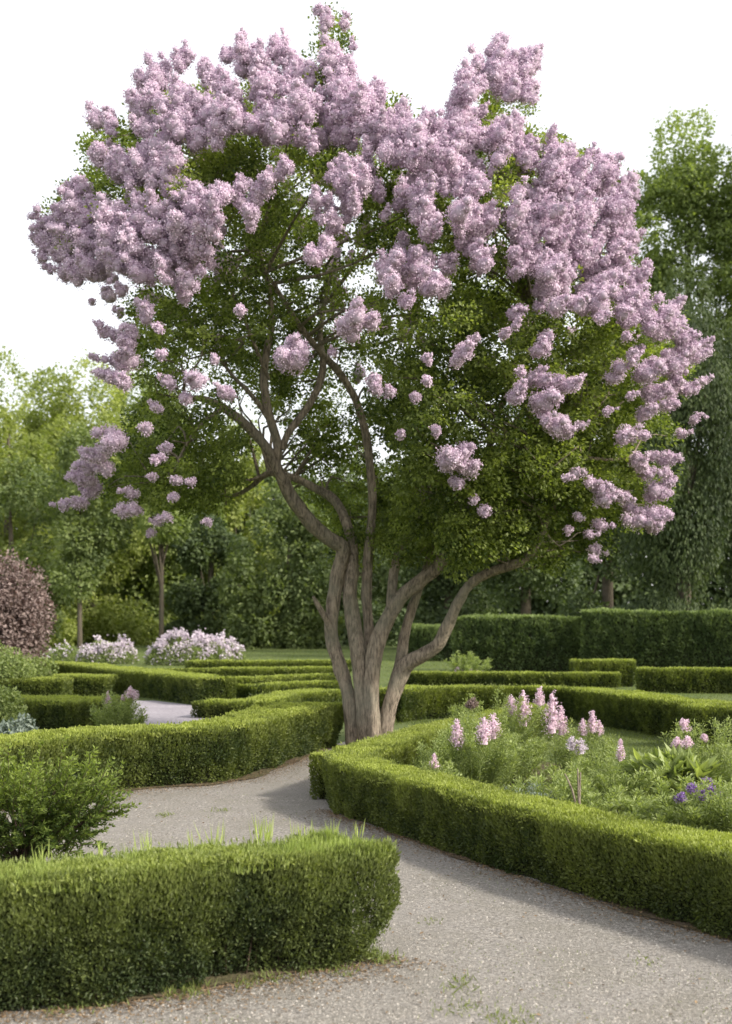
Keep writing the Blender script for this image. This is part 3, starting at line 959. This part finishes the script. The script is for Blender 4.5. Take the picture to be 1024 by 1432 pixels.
wood_tree('pale fresh green tree seen under the lilac left limb', 335, 98, 585, 170, 900, M_w1, 24000, .34, lobes=22, lobe_r=(.2, .34))
wood_tree('mid green tree behind the bare forked trunk', 225, 94, 560, 190, 900, M_w4, 26000, .32, lobes=24, lobe_r=(.2, .34))
wood_tree('bushy green tree with branches sweeping down to the lawn', 395, 78, 668, 165, 895, M_w2, 20000, .28, lobes=26, lobe_r=(.2, .34))
wood_tree('dark low tree filling the gap right of the bare trunk', 292, 84, 715, 130, 897, M_w3, 15000, .28, lobes=20, lobe_r=(.2, .34))
wood_tree('dark tree directly behind the lilac trunk', 495, 88, 640, 190, 893, M_w3, 22000, .3, lobes=24, lobe_r=(.2, .34))
wood_tree('dark bushy tree behind the lilac right limb', 625, 78, 640, 190, 890, M_w3, 22000, .28, lobes=24, lobe_r=(.2, .34))
wood_tree('near black evergreen right of the lilac stems', 735, 72, 540, 190, 890, M_w3, 22000, .26, style='cone', name='evergreen_tree', lobes=26)
wood_tree('tall airy green tree at the upper right', 958, 62, 150, 235, 640, M_w4, 76000, .19, .24, gap=.8, lobes=95, lobe_r=(.12, .24))
wood_tree('second airy tree cut by the right edge of the photo', 1064, 60, 118, 190, 620, M_w4, 44000, .19, .24, gap=.7, lobes=60, lobe_r=(.14, .26))
wood_tree('weeping dark green tree behind the tall right hedge', 955, 54, 372, 290, 930, M_w5, 95000, .13, .3, name='weeping_tree', style='droop', lobes=60, lobe_r=(.18, .30))
wood_tree('smaller weeping tree at the right edge', 1070, 56, 372, 210, 930, M_w5, 50000, .13, .3, name='weeping_tree', style='droop', lobes=44, lobe_r=(.18, .30))
wood_tree('dark green tree between the evergreen and the weeping tree', 850, 64, 430, 190, 900, M_w3, 34000, .22, lobes=26, lobe_r=(.2, .34))

# far wood that reads as one mass
g = Geo()
n = 210000
x = rng.uniform(-70, 75, n)
hm = 12 + 6 * fbm(np.column_stack([x * .09, x * 0, x * 0]), 2)
z = hm * rng.random(n) ** 1.15
y = 104 + 5 * fbm(np.column_stack([x * .25, z * .3, z * 0]), 2) - 3 * rng.random(n) - 2 * np.sin(z / hm * np.pi)
P = np.column_stack([x, y, z])
g.kites(P, rnd_dir(n), nrm(np.array([0, -.6, .5]) + rng.normal(size=(n, 3)) * .5), rng.uniform(.4, .9, n), .35, 0, np.clip(.3 + .6 * (fbm(P * .35, 2) - .5) + .15 * rng.normal(size=n), 0, 1))
o = g.build('distant_wood', M_w3)
o['kind'] = 'stuff'
tag(o, 'dark far wood closing the view behind the trees', 'woodland')

# ------------------------------------------------------------------ plants
def bush(name, label, cat, c, r, n, mat, leaf, stem_mat=M_stem, lobes=14, group=None, core=False, droop=0.):
    root = empty(name, (c[0], c[1], 0), label, cat, group)
    g = Geo()
    C = np.array(c) + rnd_dir(lobes) * np.array(r) * rng.uniform(.3, .62, (lobes, 1))
    C = np.vstack([C, np.array(c)[None]])
    Rr = np.outer(rng.uniform(.38, .55, lobes + 1), r)
    li = rng.integers(0, lobes + 1, n)
    d = rnd_dir(n)
    P = C[li] + d * Rr[li] * (.75 + .3 * fbm(d * 3 + li[:, None], 2) + .07 * rng.normal(size=n))[:, None]
    P[:, 2] = np.maximum(P[:, 2], .02)
    D = nrm(d * .3 + np.array([0, 0, .15 - droop]) + rng.normal(size=(n, 3)) * .75)
    L = leaf * rng.uniform(.6, 1.4, n)
    g.kites(P, D, nrm(d + np.array([0, 0, .4]) + rng.normal(size=(n, 3)) * .5), L, L * .6, 0, np.clip(.4 + .2 * rng.normal(size=n), 0, 1))
    g.build('foliage', mat, root)
    s = Geo()
    for k in range(min(lobes, 9)):
        b = np.array([c[0] + rng.normal() * r[0] * .1, c[1] + rng.normal() * r[1] * .1, -.03])
        s.tube([b, (b + C[k]) / 2 + np.array([0, 0, .1 * r[2]]), C[k]], [.02 * r[2] + .004, .014 * r[2] + .003, .004], 6, 0, .5, 0, .15)
    s.build('stems', stem_mat, root)
    return root


Yb = 31
bush('plum_bush', 'rounded plum leaved bush at the left edge', 'bush', (P3(4, 858, Yb)[0], Yb, 1.6), (1.5, 1.3, 1.85), 24000, M_smoke, .10, lobes=40)
bush('garden_shrub', 'green shrub below the plum bush at the left edge', 'shrub', (P3(8, 930, 27)[0], 27, .65), (.75, .6, .75), 7000, M_perennial, .06)
bush('garden_shrub', 'low light green shrub between plum bush and hedges', 'shrub', (P3(45, 935, 30)[0], 30, .45), (.6, .5, .55), 4000, M_perennial, .06)
bush('leafy_perennial', 'bright leafy plant at the left edge behind the left middle hedge', 'plant', (P3(5, 985, 15.6)[0], 15.6, .42), (.36, .35, .5), 4500, M_perennial, .05)
bush('silver_plant', 'grey leaved plant peeping over the left middle hedge', 'plant', (P3(28, 1032, 14.8)[0], 14.8, .27), (.30, .28, .30), 2600, M_greyleaf, .06)


def flower_head(parent, c, r, hgt, mat, n=70, label=None, petal=.022):
    """a loose upright panicle: small round clusters of florets stacked round a stalk, tapering to the tip"""
    g = Geo()
    c = np.array(c, float)
    m = int(np.clip(hgt / r * 4.2, 5, 16))
    t = (np.arange(m) + .5) / m
    a = np.arange(m) * 2.4 + rng.random() * 6
    w = r * (1 - .72 * t ** 1.5)
    cen = np.column_stack([c[0] + np.cos(a) * w * .55 * rng.uniform(.5, 1.2, m), c[1] + np.sin(a) * w * .55, c[2] + (t - .35) * hgt + rng.normal(size=m) * .1 * r])
    rr = w * rng.uniform(.5, .75, m) + .004
    V, F = ico()
    for k in range(m):
        g.faces(V * rr[k] * .38 * (.8 + .4 * rng.random(len(V)))[:, None] + cen[k], F, 0, .12, True)
    g.tube([c + np.array([0, 0, -.5 * hgt]), c + np.array([0, 0, .6 * hgt])], [r * .4, r * .12], 6, 0, .3)
    n = int(n * 5)
    li = rng.choice(m, n, p=rr ** 2 / (rr ** 2).sum())
    d = rnd_dir(n)
    P = cen[li] + d * (rr[li] * rng.uniform(.6, 1.25, n))[:, None]
    D = nrm(np.cross(d, rnd_dir(n)) + .5 * d)
    ps = petal * .66
    g.kites(P - D * ps * .5, D, nrm(d + rng.normal(size=(n, 3)) * .6), ps * rng.uniform(.7, 1.4, n), ps * .8, 0, np.clip(.5 + .30 * rng.normal(size=n), 0, 1))
    return g.build('flower_head', mat, parent)


def perennial(label, x, y, h, r, n, mat, heads=(), leaf=.045, fmat=M_pinkflower, stems=40, name='flowering_plant', group=None, headn=80, petal=.022):
    root = empty(name, (x, y, 0), label, 'plant', group)
    g = Geo()
    s = Geo()
    tops = []
    for k in range(stems):
        a = rng.random() * 2 * np.pi
        q = np.sqrt(rng.random()) * r * 1.12
        b = np.array([x + np.cos(a) * q * .45, y + np.sin(a) * q * .45, 0])
        t = np.array([x + np.cos(a) * q, y + np.sin(a) * q, h * rng.uniform(.6, 1.28) * (1 - .25 * (q / r) ** 2)])
        tops.append((b, t))
    for (hx, hy, hz, hr, hh) in heads:
        tops.append((np.array([x + (hx - x) * .5, y + (hy - y) * .5, 0]), np.array([hx, hy, hz])))
    leaf *= 1 if leaf > .1 else .72
    per = max(8, int(n * 4.2) // len(tops))
    for b, t in tops:
        m = (b + t) / 2 + np.array([rng.normal() * .03, rng.normal() * .03, .06 * h])
        s.tube([b, m, t], [.006, .005, .003], 5, 0, .5, 0, .12)
        u = rng.uniform(.12, 1.0, per) ** .8
        P = (1 - u)[:, None] ** 2 * b + (2 * u * (1 - u))[:, None] * (2 * m - (b + t) / 2) + (u ** 2)[:, None] * t
        d = rnd_dir(per)
        d[:, 2] = np.abs(d[:, 2]) * .6
        P = P + d * (rng.uniform(0, .085, per) * (1.1 - .4 * u))[:, None]
        L = leaf * rng.uniform(.6, 1.4, per)
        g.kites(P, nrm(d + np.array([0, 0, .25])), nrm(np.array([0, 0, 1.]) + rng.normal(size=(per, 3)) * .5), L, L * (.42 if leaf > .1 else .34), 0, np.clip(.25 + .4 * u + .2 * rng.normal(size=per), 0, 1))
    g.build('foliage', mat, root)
    s.build('stems', M_perennial, root)
    for (hx, hy, hz, hr, hh) in heads:
        flower_head(root, (hx, hy, hz), hr, hh, fmat, headn, petal=petal)
    return root


def hd(px, py, Y, rpx, hpx):
    q = P3(px, py, Y)
    return (q[0], q[1], q[2], rpx * Y / FPX, hpx * Y / FPX)


FP = 'flowering perennials in the bed behind the long hedge'
# the bed: heads given where they stand
perennial('tall bushy plant with five pink flower spikes in the bed', .98 + .45, 13.0, .80, .55, 3600, M_perennial,
          [hd(714, 988, 12.9, 9, 22), hd(732, 993, 12.8, 13, 46), hd(755, 977, 13.1, 8, 24), hd(772, 1000, 12.6, 14, 50), hd(785, 1010, 12.7, 9, 36)], group=FP, headn=130)
perennial('plant with two broad pink flower heads left in the bed', 1.02, 11.6, .62, .45, 3000, M_perennial,
          [hd(640, 1027, 11.4, 10, 34), hd(677, 1024, 11.3, 14, 34), hd(690, 1018, 11.4, 11, 30)], group=FP, headn=130)
perennial('plant with one small dusky purple flower head left in the bed', .98, 12.4, .62, .28, 1300, M_perennial, [hd(662, 984, 12.5, 9, 10), hd(657, 986, 12.45, 6, 8)], fmat=M_smoke, group=FP)
perennial('low plant with a single pink flower beside the hedge top', .62, 10.9, .42, .22, 900, M_perennial, [hd(607, 1066, 10.8, 6, 18)], group=FP)
perennial('loose plant with paired pink flowers on thin stems in the bed', 2.25, 12.6, .55, .36, 1500, M_perennial,
          [hd(815, 1018, 12.4, 7, 20), hd(829, 1010, 12.4, 8, 26), hd(838, 1018, 12.5, 6, 16)], group=FP)
perennial('yellow green leafy plant with one pink flower spike in the bed', 2.15, 10.6, .50, .45, 2400, M_perennial, [hd(868, 1050, 10.5, 6, 28)], group=FP)
perennial('pale feathery plant with faint pink bloom beside the bare stick', 1.65, 9.9, .45, .42, 2300, M_perennial, [hd(812, 1046, 10.4, 12, 16), hd(800, 1040, 10.4, 9, 14)], group=FP, fmat=M_whiteflower)
perennial('small grey green cushion plant behind the hedge', 1.30, 9.75, .36, .22, 1500, M_greyleaf, [], leaf=.03, group=FP)
perennial('low light green plant filling the right of the bed', 2.35, 9.0, .44, .42, 2400, M_perennial, [], group=FP, leaf=.05)
perennial('soft green plant near the right edge of the bed', 2.95, 9.3, .42, .4, 2000, M_perennial, [], group=FP, leaf=.05)
perennial('tall rose like plant with pink flowers at the right edge', 3.10, 11.2, .78, .34, 1500, M_perennial,
          [hd(957, 1014, 11.1, 9, 12), hd(948, 1040, 11.0, 8, 12), hd(962, 1038, 11.0, 8, 12), hd(985, 1032, 11.1, 5, 8), hd(995, 1070, 11.0, 4, 7)], group=FP, leaf=.04)
perennial('leafy plant at the right edge behind purple asters', 3.55, 10.6, .66, .42, 2400, M_perennial, [], group=FP)
perennial('mounded plant covered in purple aster flowers at the right edge', 2.55, 8.75, .50, .26, 1900, M_perennial,
          [hd(975 + dx, 1108 + dy, 8.6 + .1 * k % 3, 9, 9) for k, (dx, dy) in enumerate([(-22, 8), (-8, -6), (6, 4), (20, -2), (34, 6), (-14, 18), (4, 18), (24, 16), (14, -14), (-2, 8)])],
          fmat=M_purpleflower, group=FP, headn=60, petal=.018)
perennial('green plant behind the left of the bed with white specks', 1.35, 12.2, .55, .5, 2800, M_perennial, [], group=FP)
perennial('strap leaved pale plant on the bed edge by the lawn', 2.75, 10.9, .40, .35, 700, M_perennial, [], leaf=.16, group=FP)
perennial('thin leaved plant by the inner hedge of the bed', .80, 12.0, .5, .3, 1500, M_perennial, [], group=FP)
# two pink flowers by the left hedge
perennial('leafy plant with two pink flowers behind the left middle hedge', P3(165, 1000, 16.8)[0], 16.8, .60, .40, 2600, M_perennial,
          [hd(151, 980, 16.8, 6, 20), hd(182, 969, 16.7, 8, 12), hd(188, 972, 16.7, 7, 10), hd(172, 977, 16.8, 3, 7)], leaf=.055)

# bare stick in the bed
g = Geo()
b = P3(810, 1112, 9.3)
for tpx, tpy in ((808, 1075), (790, 1082), (812, 1080)):
    t = P3(tpx, tpy, 9.3)
    g.tube([np.array([b[0], b[1], .2]), (np.array([b[0], b[1], .3]) + t) / 2, t], [.010, .008, .005], 6, 0, .5, .1, .05)
g.tube([np.array([b[0], b[1], 0]), np.array([b[0] + .005, b[1], .22])], [.014, .011], 6)
tag(g.build('bare_stick', M_bark), 'bare forked stick standing in the flower bed', 'stick')

# far flower border on the back lawn
FB = 'white flower clumps along the back lawn'
for lab, px, Y, rx, hh, n in (('long low clump of white flowers before the dark wood', 150, 50, 1.25, 1.05, 3500), ('largest clump of white flowers on the back lawn', 265, 48, 1.75, 1.30, 6500),
                              ('pale green clump with few white flowers beside plum bush', 92, 52, .95, .75, 2000), ('tall end clump of white flowers at the lawn', 312, 49.5, .95, 1.0, 2600)):
    x = (px - HX) * Y / FPX
    root = empty('flower_clump', (x, Y, 0), lab, 'plant', FB)
    g = Geo()
    a = rng.random(n * 2) * 2 * np.pi
    q = np.sqrt(rng.random(n * 2))
    hz = hh * np.sqrt(np.clip(1 - q ** 2.2, 0.02, 1)) * (.55 + .65 * vnoise(np.column_stack([np.cos(a) * q * 5, np.sin(a) * q * 5, a * 0 + px])))
    P = np.column_stack([x + np.cos(a) * q * rx, Y + np.sin(a) * q * .7, hz * rng.random(n * 2) ** .4 * .88])
    g.kites(P, nrm(np.array([0, 0, .7]) + rng.normal(size=(n * 2, 3)) * .6), rnd_dir(n * 2), .12 * rng.uniform(.6, 1.3, n * 2), .05, 0, np.clip(.4 + .2 * rng.normal(size=n * 2), 0, 1))
    g.build('foliage', M_perennial, root)
    g = Geo()
    m = n if 'few' not in lab else n // 5
    a = rng.random(m) * 2 * np.pi
    q = np.sqrt(rng.random(m))
    P0 = np.column_stack([x + np.cos(a) * q * rx, Y + np.sin(a) * q * .7])
    nn = vnoise(np.column_stack([np.cos(a) * q * 5, np.sin(a) * q * 5, a * 0 + px]))
    hz = hh * np.sqrt(np.clip(1 - q ** 2.2, 0.02, 1)) * (.55 + .65 * nn)
    P = np.column_stack([P0, hz + rng.normal(size=m) * .09])
    keep = vnoise(P * 3.) > .38
    P = P[keep]
    m = len(P)
    g.kites(P, rnd_dir(m), nrm(np.array([0, -.3, .8]) + rng.normal(size=(m, 3)) * .5), .09 * rng.uniform(.7, 1.3, m), .08, 0, np.clip(.6 + .25 * rng.normal(size=m), 0, 1))
    g.build('flowers', M_whiteflower, root)
# faint pink flowers below the tall hedge
perennial('sparse pale pink flowers before the tall hedge right of the trunk', P3(652, 950, 37)[0], 37, .65, .75, 1200, M_perennial,
          [hd(640 + 9 * k, 938 + (k * 7) % 6, 36.9, 4, 7) for k in range(5)], leaf=.09, headn=40, petal=.06)

# feathery shrub behind the front hedge
root = empty('feathery_shrub', (-2.05, 8.0, 0), 'feathery leaved green shrub beside the path at the left edge', 'shrub')
g = Geo()
s = Geo()
cc = np.array([-2.25, 8.05, .36])
for k in range(480):
    d = rnd_dir(1)[0]
    d[2] = d[2] * .9 + .1
    u = rng.uniform(.35, 1.0) * (.72 + .55 * vnoise(d[None] * 2.2 + 5)[0])
    b = cc + d * np.array([.60, .45, .36]) * u
    if b[2] < .03:
        b[2] = .03 + .05 * rng.random()
    dv = nrm(d * np.array([1, 1, .4]) + np.array([0, 0, rng.uniform(.2, 1.1)]) + rng.normal(size=3) * .25)
    ln = rng.uniform(.16, .30)
    if k % 6 == 0:
        s.tube([np.array([cc[0] + rng.normal() * .05, cc[1] + rng.normal() * .05, -.02]), (np.array([cc[0], cc[1], 0]) + b) / 2 + np.array([0, 0, .06]), b], [.008, .006, .003], 5, 0, .5, 0, .1)
    q, r = spline(np.array([b, b + dv * ln * .5, b + dv * ln + np.array([0, 0, -.02])]), [.003, .002, .001], .022)
    s.tube(q, r, 4)
    T = nrm(np.gradient(q, axis=0))
    m = len(q) * 5
    ii = rng.integers(0, len(q), m)
    sd_ = nrm(np.cross(T[ii], np.array([0, 0, 1.]) + rng.normal(size=(m, 3)) * .5))
    D = nrm(sd_ * np.where(rng.random(m) < .5, -1, 1)[:, None] * .8 + T[ii] * .75 + rng.normal(size=(m, 3)) * .25)
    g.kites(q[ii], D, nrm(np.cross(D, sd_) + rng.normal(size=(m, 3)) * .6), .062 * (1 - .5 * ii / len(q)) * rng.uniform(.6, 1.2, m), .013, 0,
            np.clip(.05 + .35 * u * ii / len(q) + .35 * max(0, d[2]) + .14 * rng.normal(size=m), 0, 1))  # upper fronds tinted paler, painting in the light on the top
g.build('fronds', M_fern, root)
s.build('stems', M_stem, root)

# ------------------------------------------------------------------ ground cover
# pebbles on the near path
n = 110000
Yv = 4.6 + 8.5 * rng.random(n) ** 1.9
Xv = (rng.uniform(-60, 1090, n) - HX) * Yv / FPX
q = np.column_stack([Xv, Yv])
q = q[inpoly(q, path_poly)]
n = len(q)
oct_v = np.array([[1, 0, 0], [0, 1, 0], [-1, 0, 0], [0, -1, 0], [0, 0, 1.]])
oct_f = np.array([[0, 1, 4], [1, 2, 4], [2, 3, 4], [3, 0, 4]])
r = .003 + .0075 * rng.random(n) ** 4
a = rng.random(n) * 6.28
V = oct_v[None] * (r[:, None, None] * np.stack([np.ones(n), rng.uniform(.6, 1, n), rng.uniform(.4, .8, n)], -1)[:, None, :])
V = np.stack([V[..., 0] * np.cos(a)[:, None] - V[..., 1] * np.sin(a)[:, None], V[..., 0] * np.sin(a)[:, None] + V[..., 1] * np.cos(a)[:, None], V[..., 2]], -1)
V += np.column_stack([q, np.full(n, .0035)])[:, None, :]
F = (oct_f[None] + (np.arange(n) * 5)[:, None, None]).reshape(-1, 3)
g = Geo()
g.faces(V.reshape(-1, 3), F, 0, np.repeat(np.clip(.45 + .33 * rng.normal(size=n), 0, 1), 4))
tag(g.build('loose_gravel', M_pebble), 'loose pebbles scattered over the gravel path', 'gravel', kind='stuff')

# dry litter and weeds at the feet of the hedges and on the path
g = Geo()
gw = Geo()
for line, m, wd in ((front_line, 4000, .13), ([(-.40, 10.95), (-.24, 10.5), (.33, 9.4), (.95, 8.1), (1.44, 7.2), (1.92, 6.42)], 3500, .08), ([(-3.28, 10.9), (-2.62, 12.0), (-2.0, 12.5), (-1.42, 12.85), (-.98, 14.2), (-.66, 15.6)], 5000, .16)):
    ln = np.array(line)
    sg = np.linalg.norm(ln[1:] - ln[:-1], axis=1)
    i = rng.choice(len(sg), m, p=sg / sg.sum())
    u = rng.random(m)[:, None]
    p = ln[i] * (1 - u) + ln[i + 1] * u
    tdir = nrm(ln[i + 1] - ln[i])
    nd = np.stack([tdir[:, 1], -tdir[:, 0]], 1)
    if line is not front_line and ln[0][0] > -1:
        nd = -nd * np.sign((nd * p).sum(1))[:, None]
    else:
        nd = -nd * np.sign((nd * p).sum(1))[:, None]
    p = p + nd * (rng.exponential(wd, m) - .06)[:, None]
    P = np.column_stack([p, np.full(m, .010)])
    D = nrm(rng.normal(size=(m, 3)) * np.array([1, 1, .25]))
    g.kites(P, D, nrm(np.array([0, 0, 1.]) + rng.normal(size=(m, 3)) * .3), rng.uniform(.012, .03, m), .008, 0, rng.random(m))
m = 420
Yv = 4.7 + 9 * rng.random(m) ** 1.5
P = np.column_stack([(rng.uniform(-20, 1060, m) - HX) * Yv / FPX, Yv, np.full(m, .012)])
P = P[inpoly(P, path_poly)]
m = len(P)
g.kites(P, nrm(rng.normal(size=(m, 3)) * np.array([1, 1, .2])), nrm(np.array([0, 0, 1.]) + rng.normal(size=(m, 3)) * .3), rng.uniform(.015, .035, m), .014, 0, rng.random(m))
tag(g.build('leaf_litter', M_litter), 'dry brown leaf litter along the hedge feet', 'leaf litter', kind='stuff')
tufts = [(455, 1352, 60, .05), (520, 1340, 160, .06), (540, 1345, 120, .05), (480, 1360, 60, .04), (250, 1392, 90, .05), (275, 1388, 60, .06), (645, 1380, 50, .06), (630, 1415, 30, .04), (665, 1410, 30, .04),
         (700, 1430, 60, .04), (730, 1428, 40, .04), (232, 1142, 60, .05), (310, 1135, 50, .04), (600, 1290, 25, .03), (380, 1370, 60, .05), (340, 1378, 50, .05), (150, 1405, 60, .05), (90, 1412, 50, .05), (900, 1345, 30, .03), (420, 1365, 50, .05)]
for (tx, ty, m, hh) in tufts:
    c = G(tx, ty)
    P = np.column_stack([c[0] + rng.normal(size=m) * .045, c[1] + rng.normal(size=m) * .06, np.full(m, .004)])
    gw.kites(P, nrm(np.array([0, 0, .8]) + rng.normal(size=(m, 3)) * .5), rnd_dir(m), hh * rng.uniform(.4, 1.1, m), .006, 0, rng.uniform(.3, 1, m), .1, .4)
# short moss-like grass thinly over the path
m = 9000
Yv = 4.7 + 9 * rng.random(m) ** 1.6
Xv = (rng.uniform(-20, 1060, m) - HX) * Yv / FPX
P = np.column_stack([Xv, Yv, np.full(m, .003)])
kp = inpoly(P, path_poly) & (fbm(P * np.array([1.6, 1.6, 1]), 3) > .52)
P = P[kp]
m = len(P)
gw.kites(P, nrm(np.array([0, 0, .6]) + rng.normal(size=(m, 3)) * .6), rnd_dir(m), rng.uniform(.008, .02, m), .004, 0, rng.uniform(.2, .8, m), .1, .4)
tag(gw.build('path_weeds', M_grass), 'green weeds and thin grass growing in the gravel', 'weeds', kind='stuff')

# lawn blades inside the bed and beyond
g = Geo()
for (n, x0, x1, y0, y1, hh) in ((60000, .9, 6.5, 11.5, 21, .05), (50000, -9, 12, 20, 45, .07), (40000, -16, 12, 45, 80, .09)):
    Yv = y0 + (y1 - y0) * rng.random(n) ** 1.4
    Xv = rng.uniform(x0, x1, n)
    P = np.column_stack([Xv, Yv, np.full(n, -.002)])
    kp = ~inpoly(P, path_poly) & ~inpoly(P, walk_poly)
    P = P[kp]
    n2 = len(P)
    g.kites(P, nrm(np.array([0, 0, .8]) + rng.normal(size=(n2, 3)) * .5), rnd_dir(n2), hh * rng.uniform(.5, 1.1, n2), hh * .16, 0, np.clip(.45 + .9 * (fbm(P * .8, 2) - .5) + .2 * rng.normal(size=n2), 0, 1), .1, .4)
tag(g.build('lawn_grass', M_grass), 'short grass blades of the lawns', 'grass', kind='stuff')
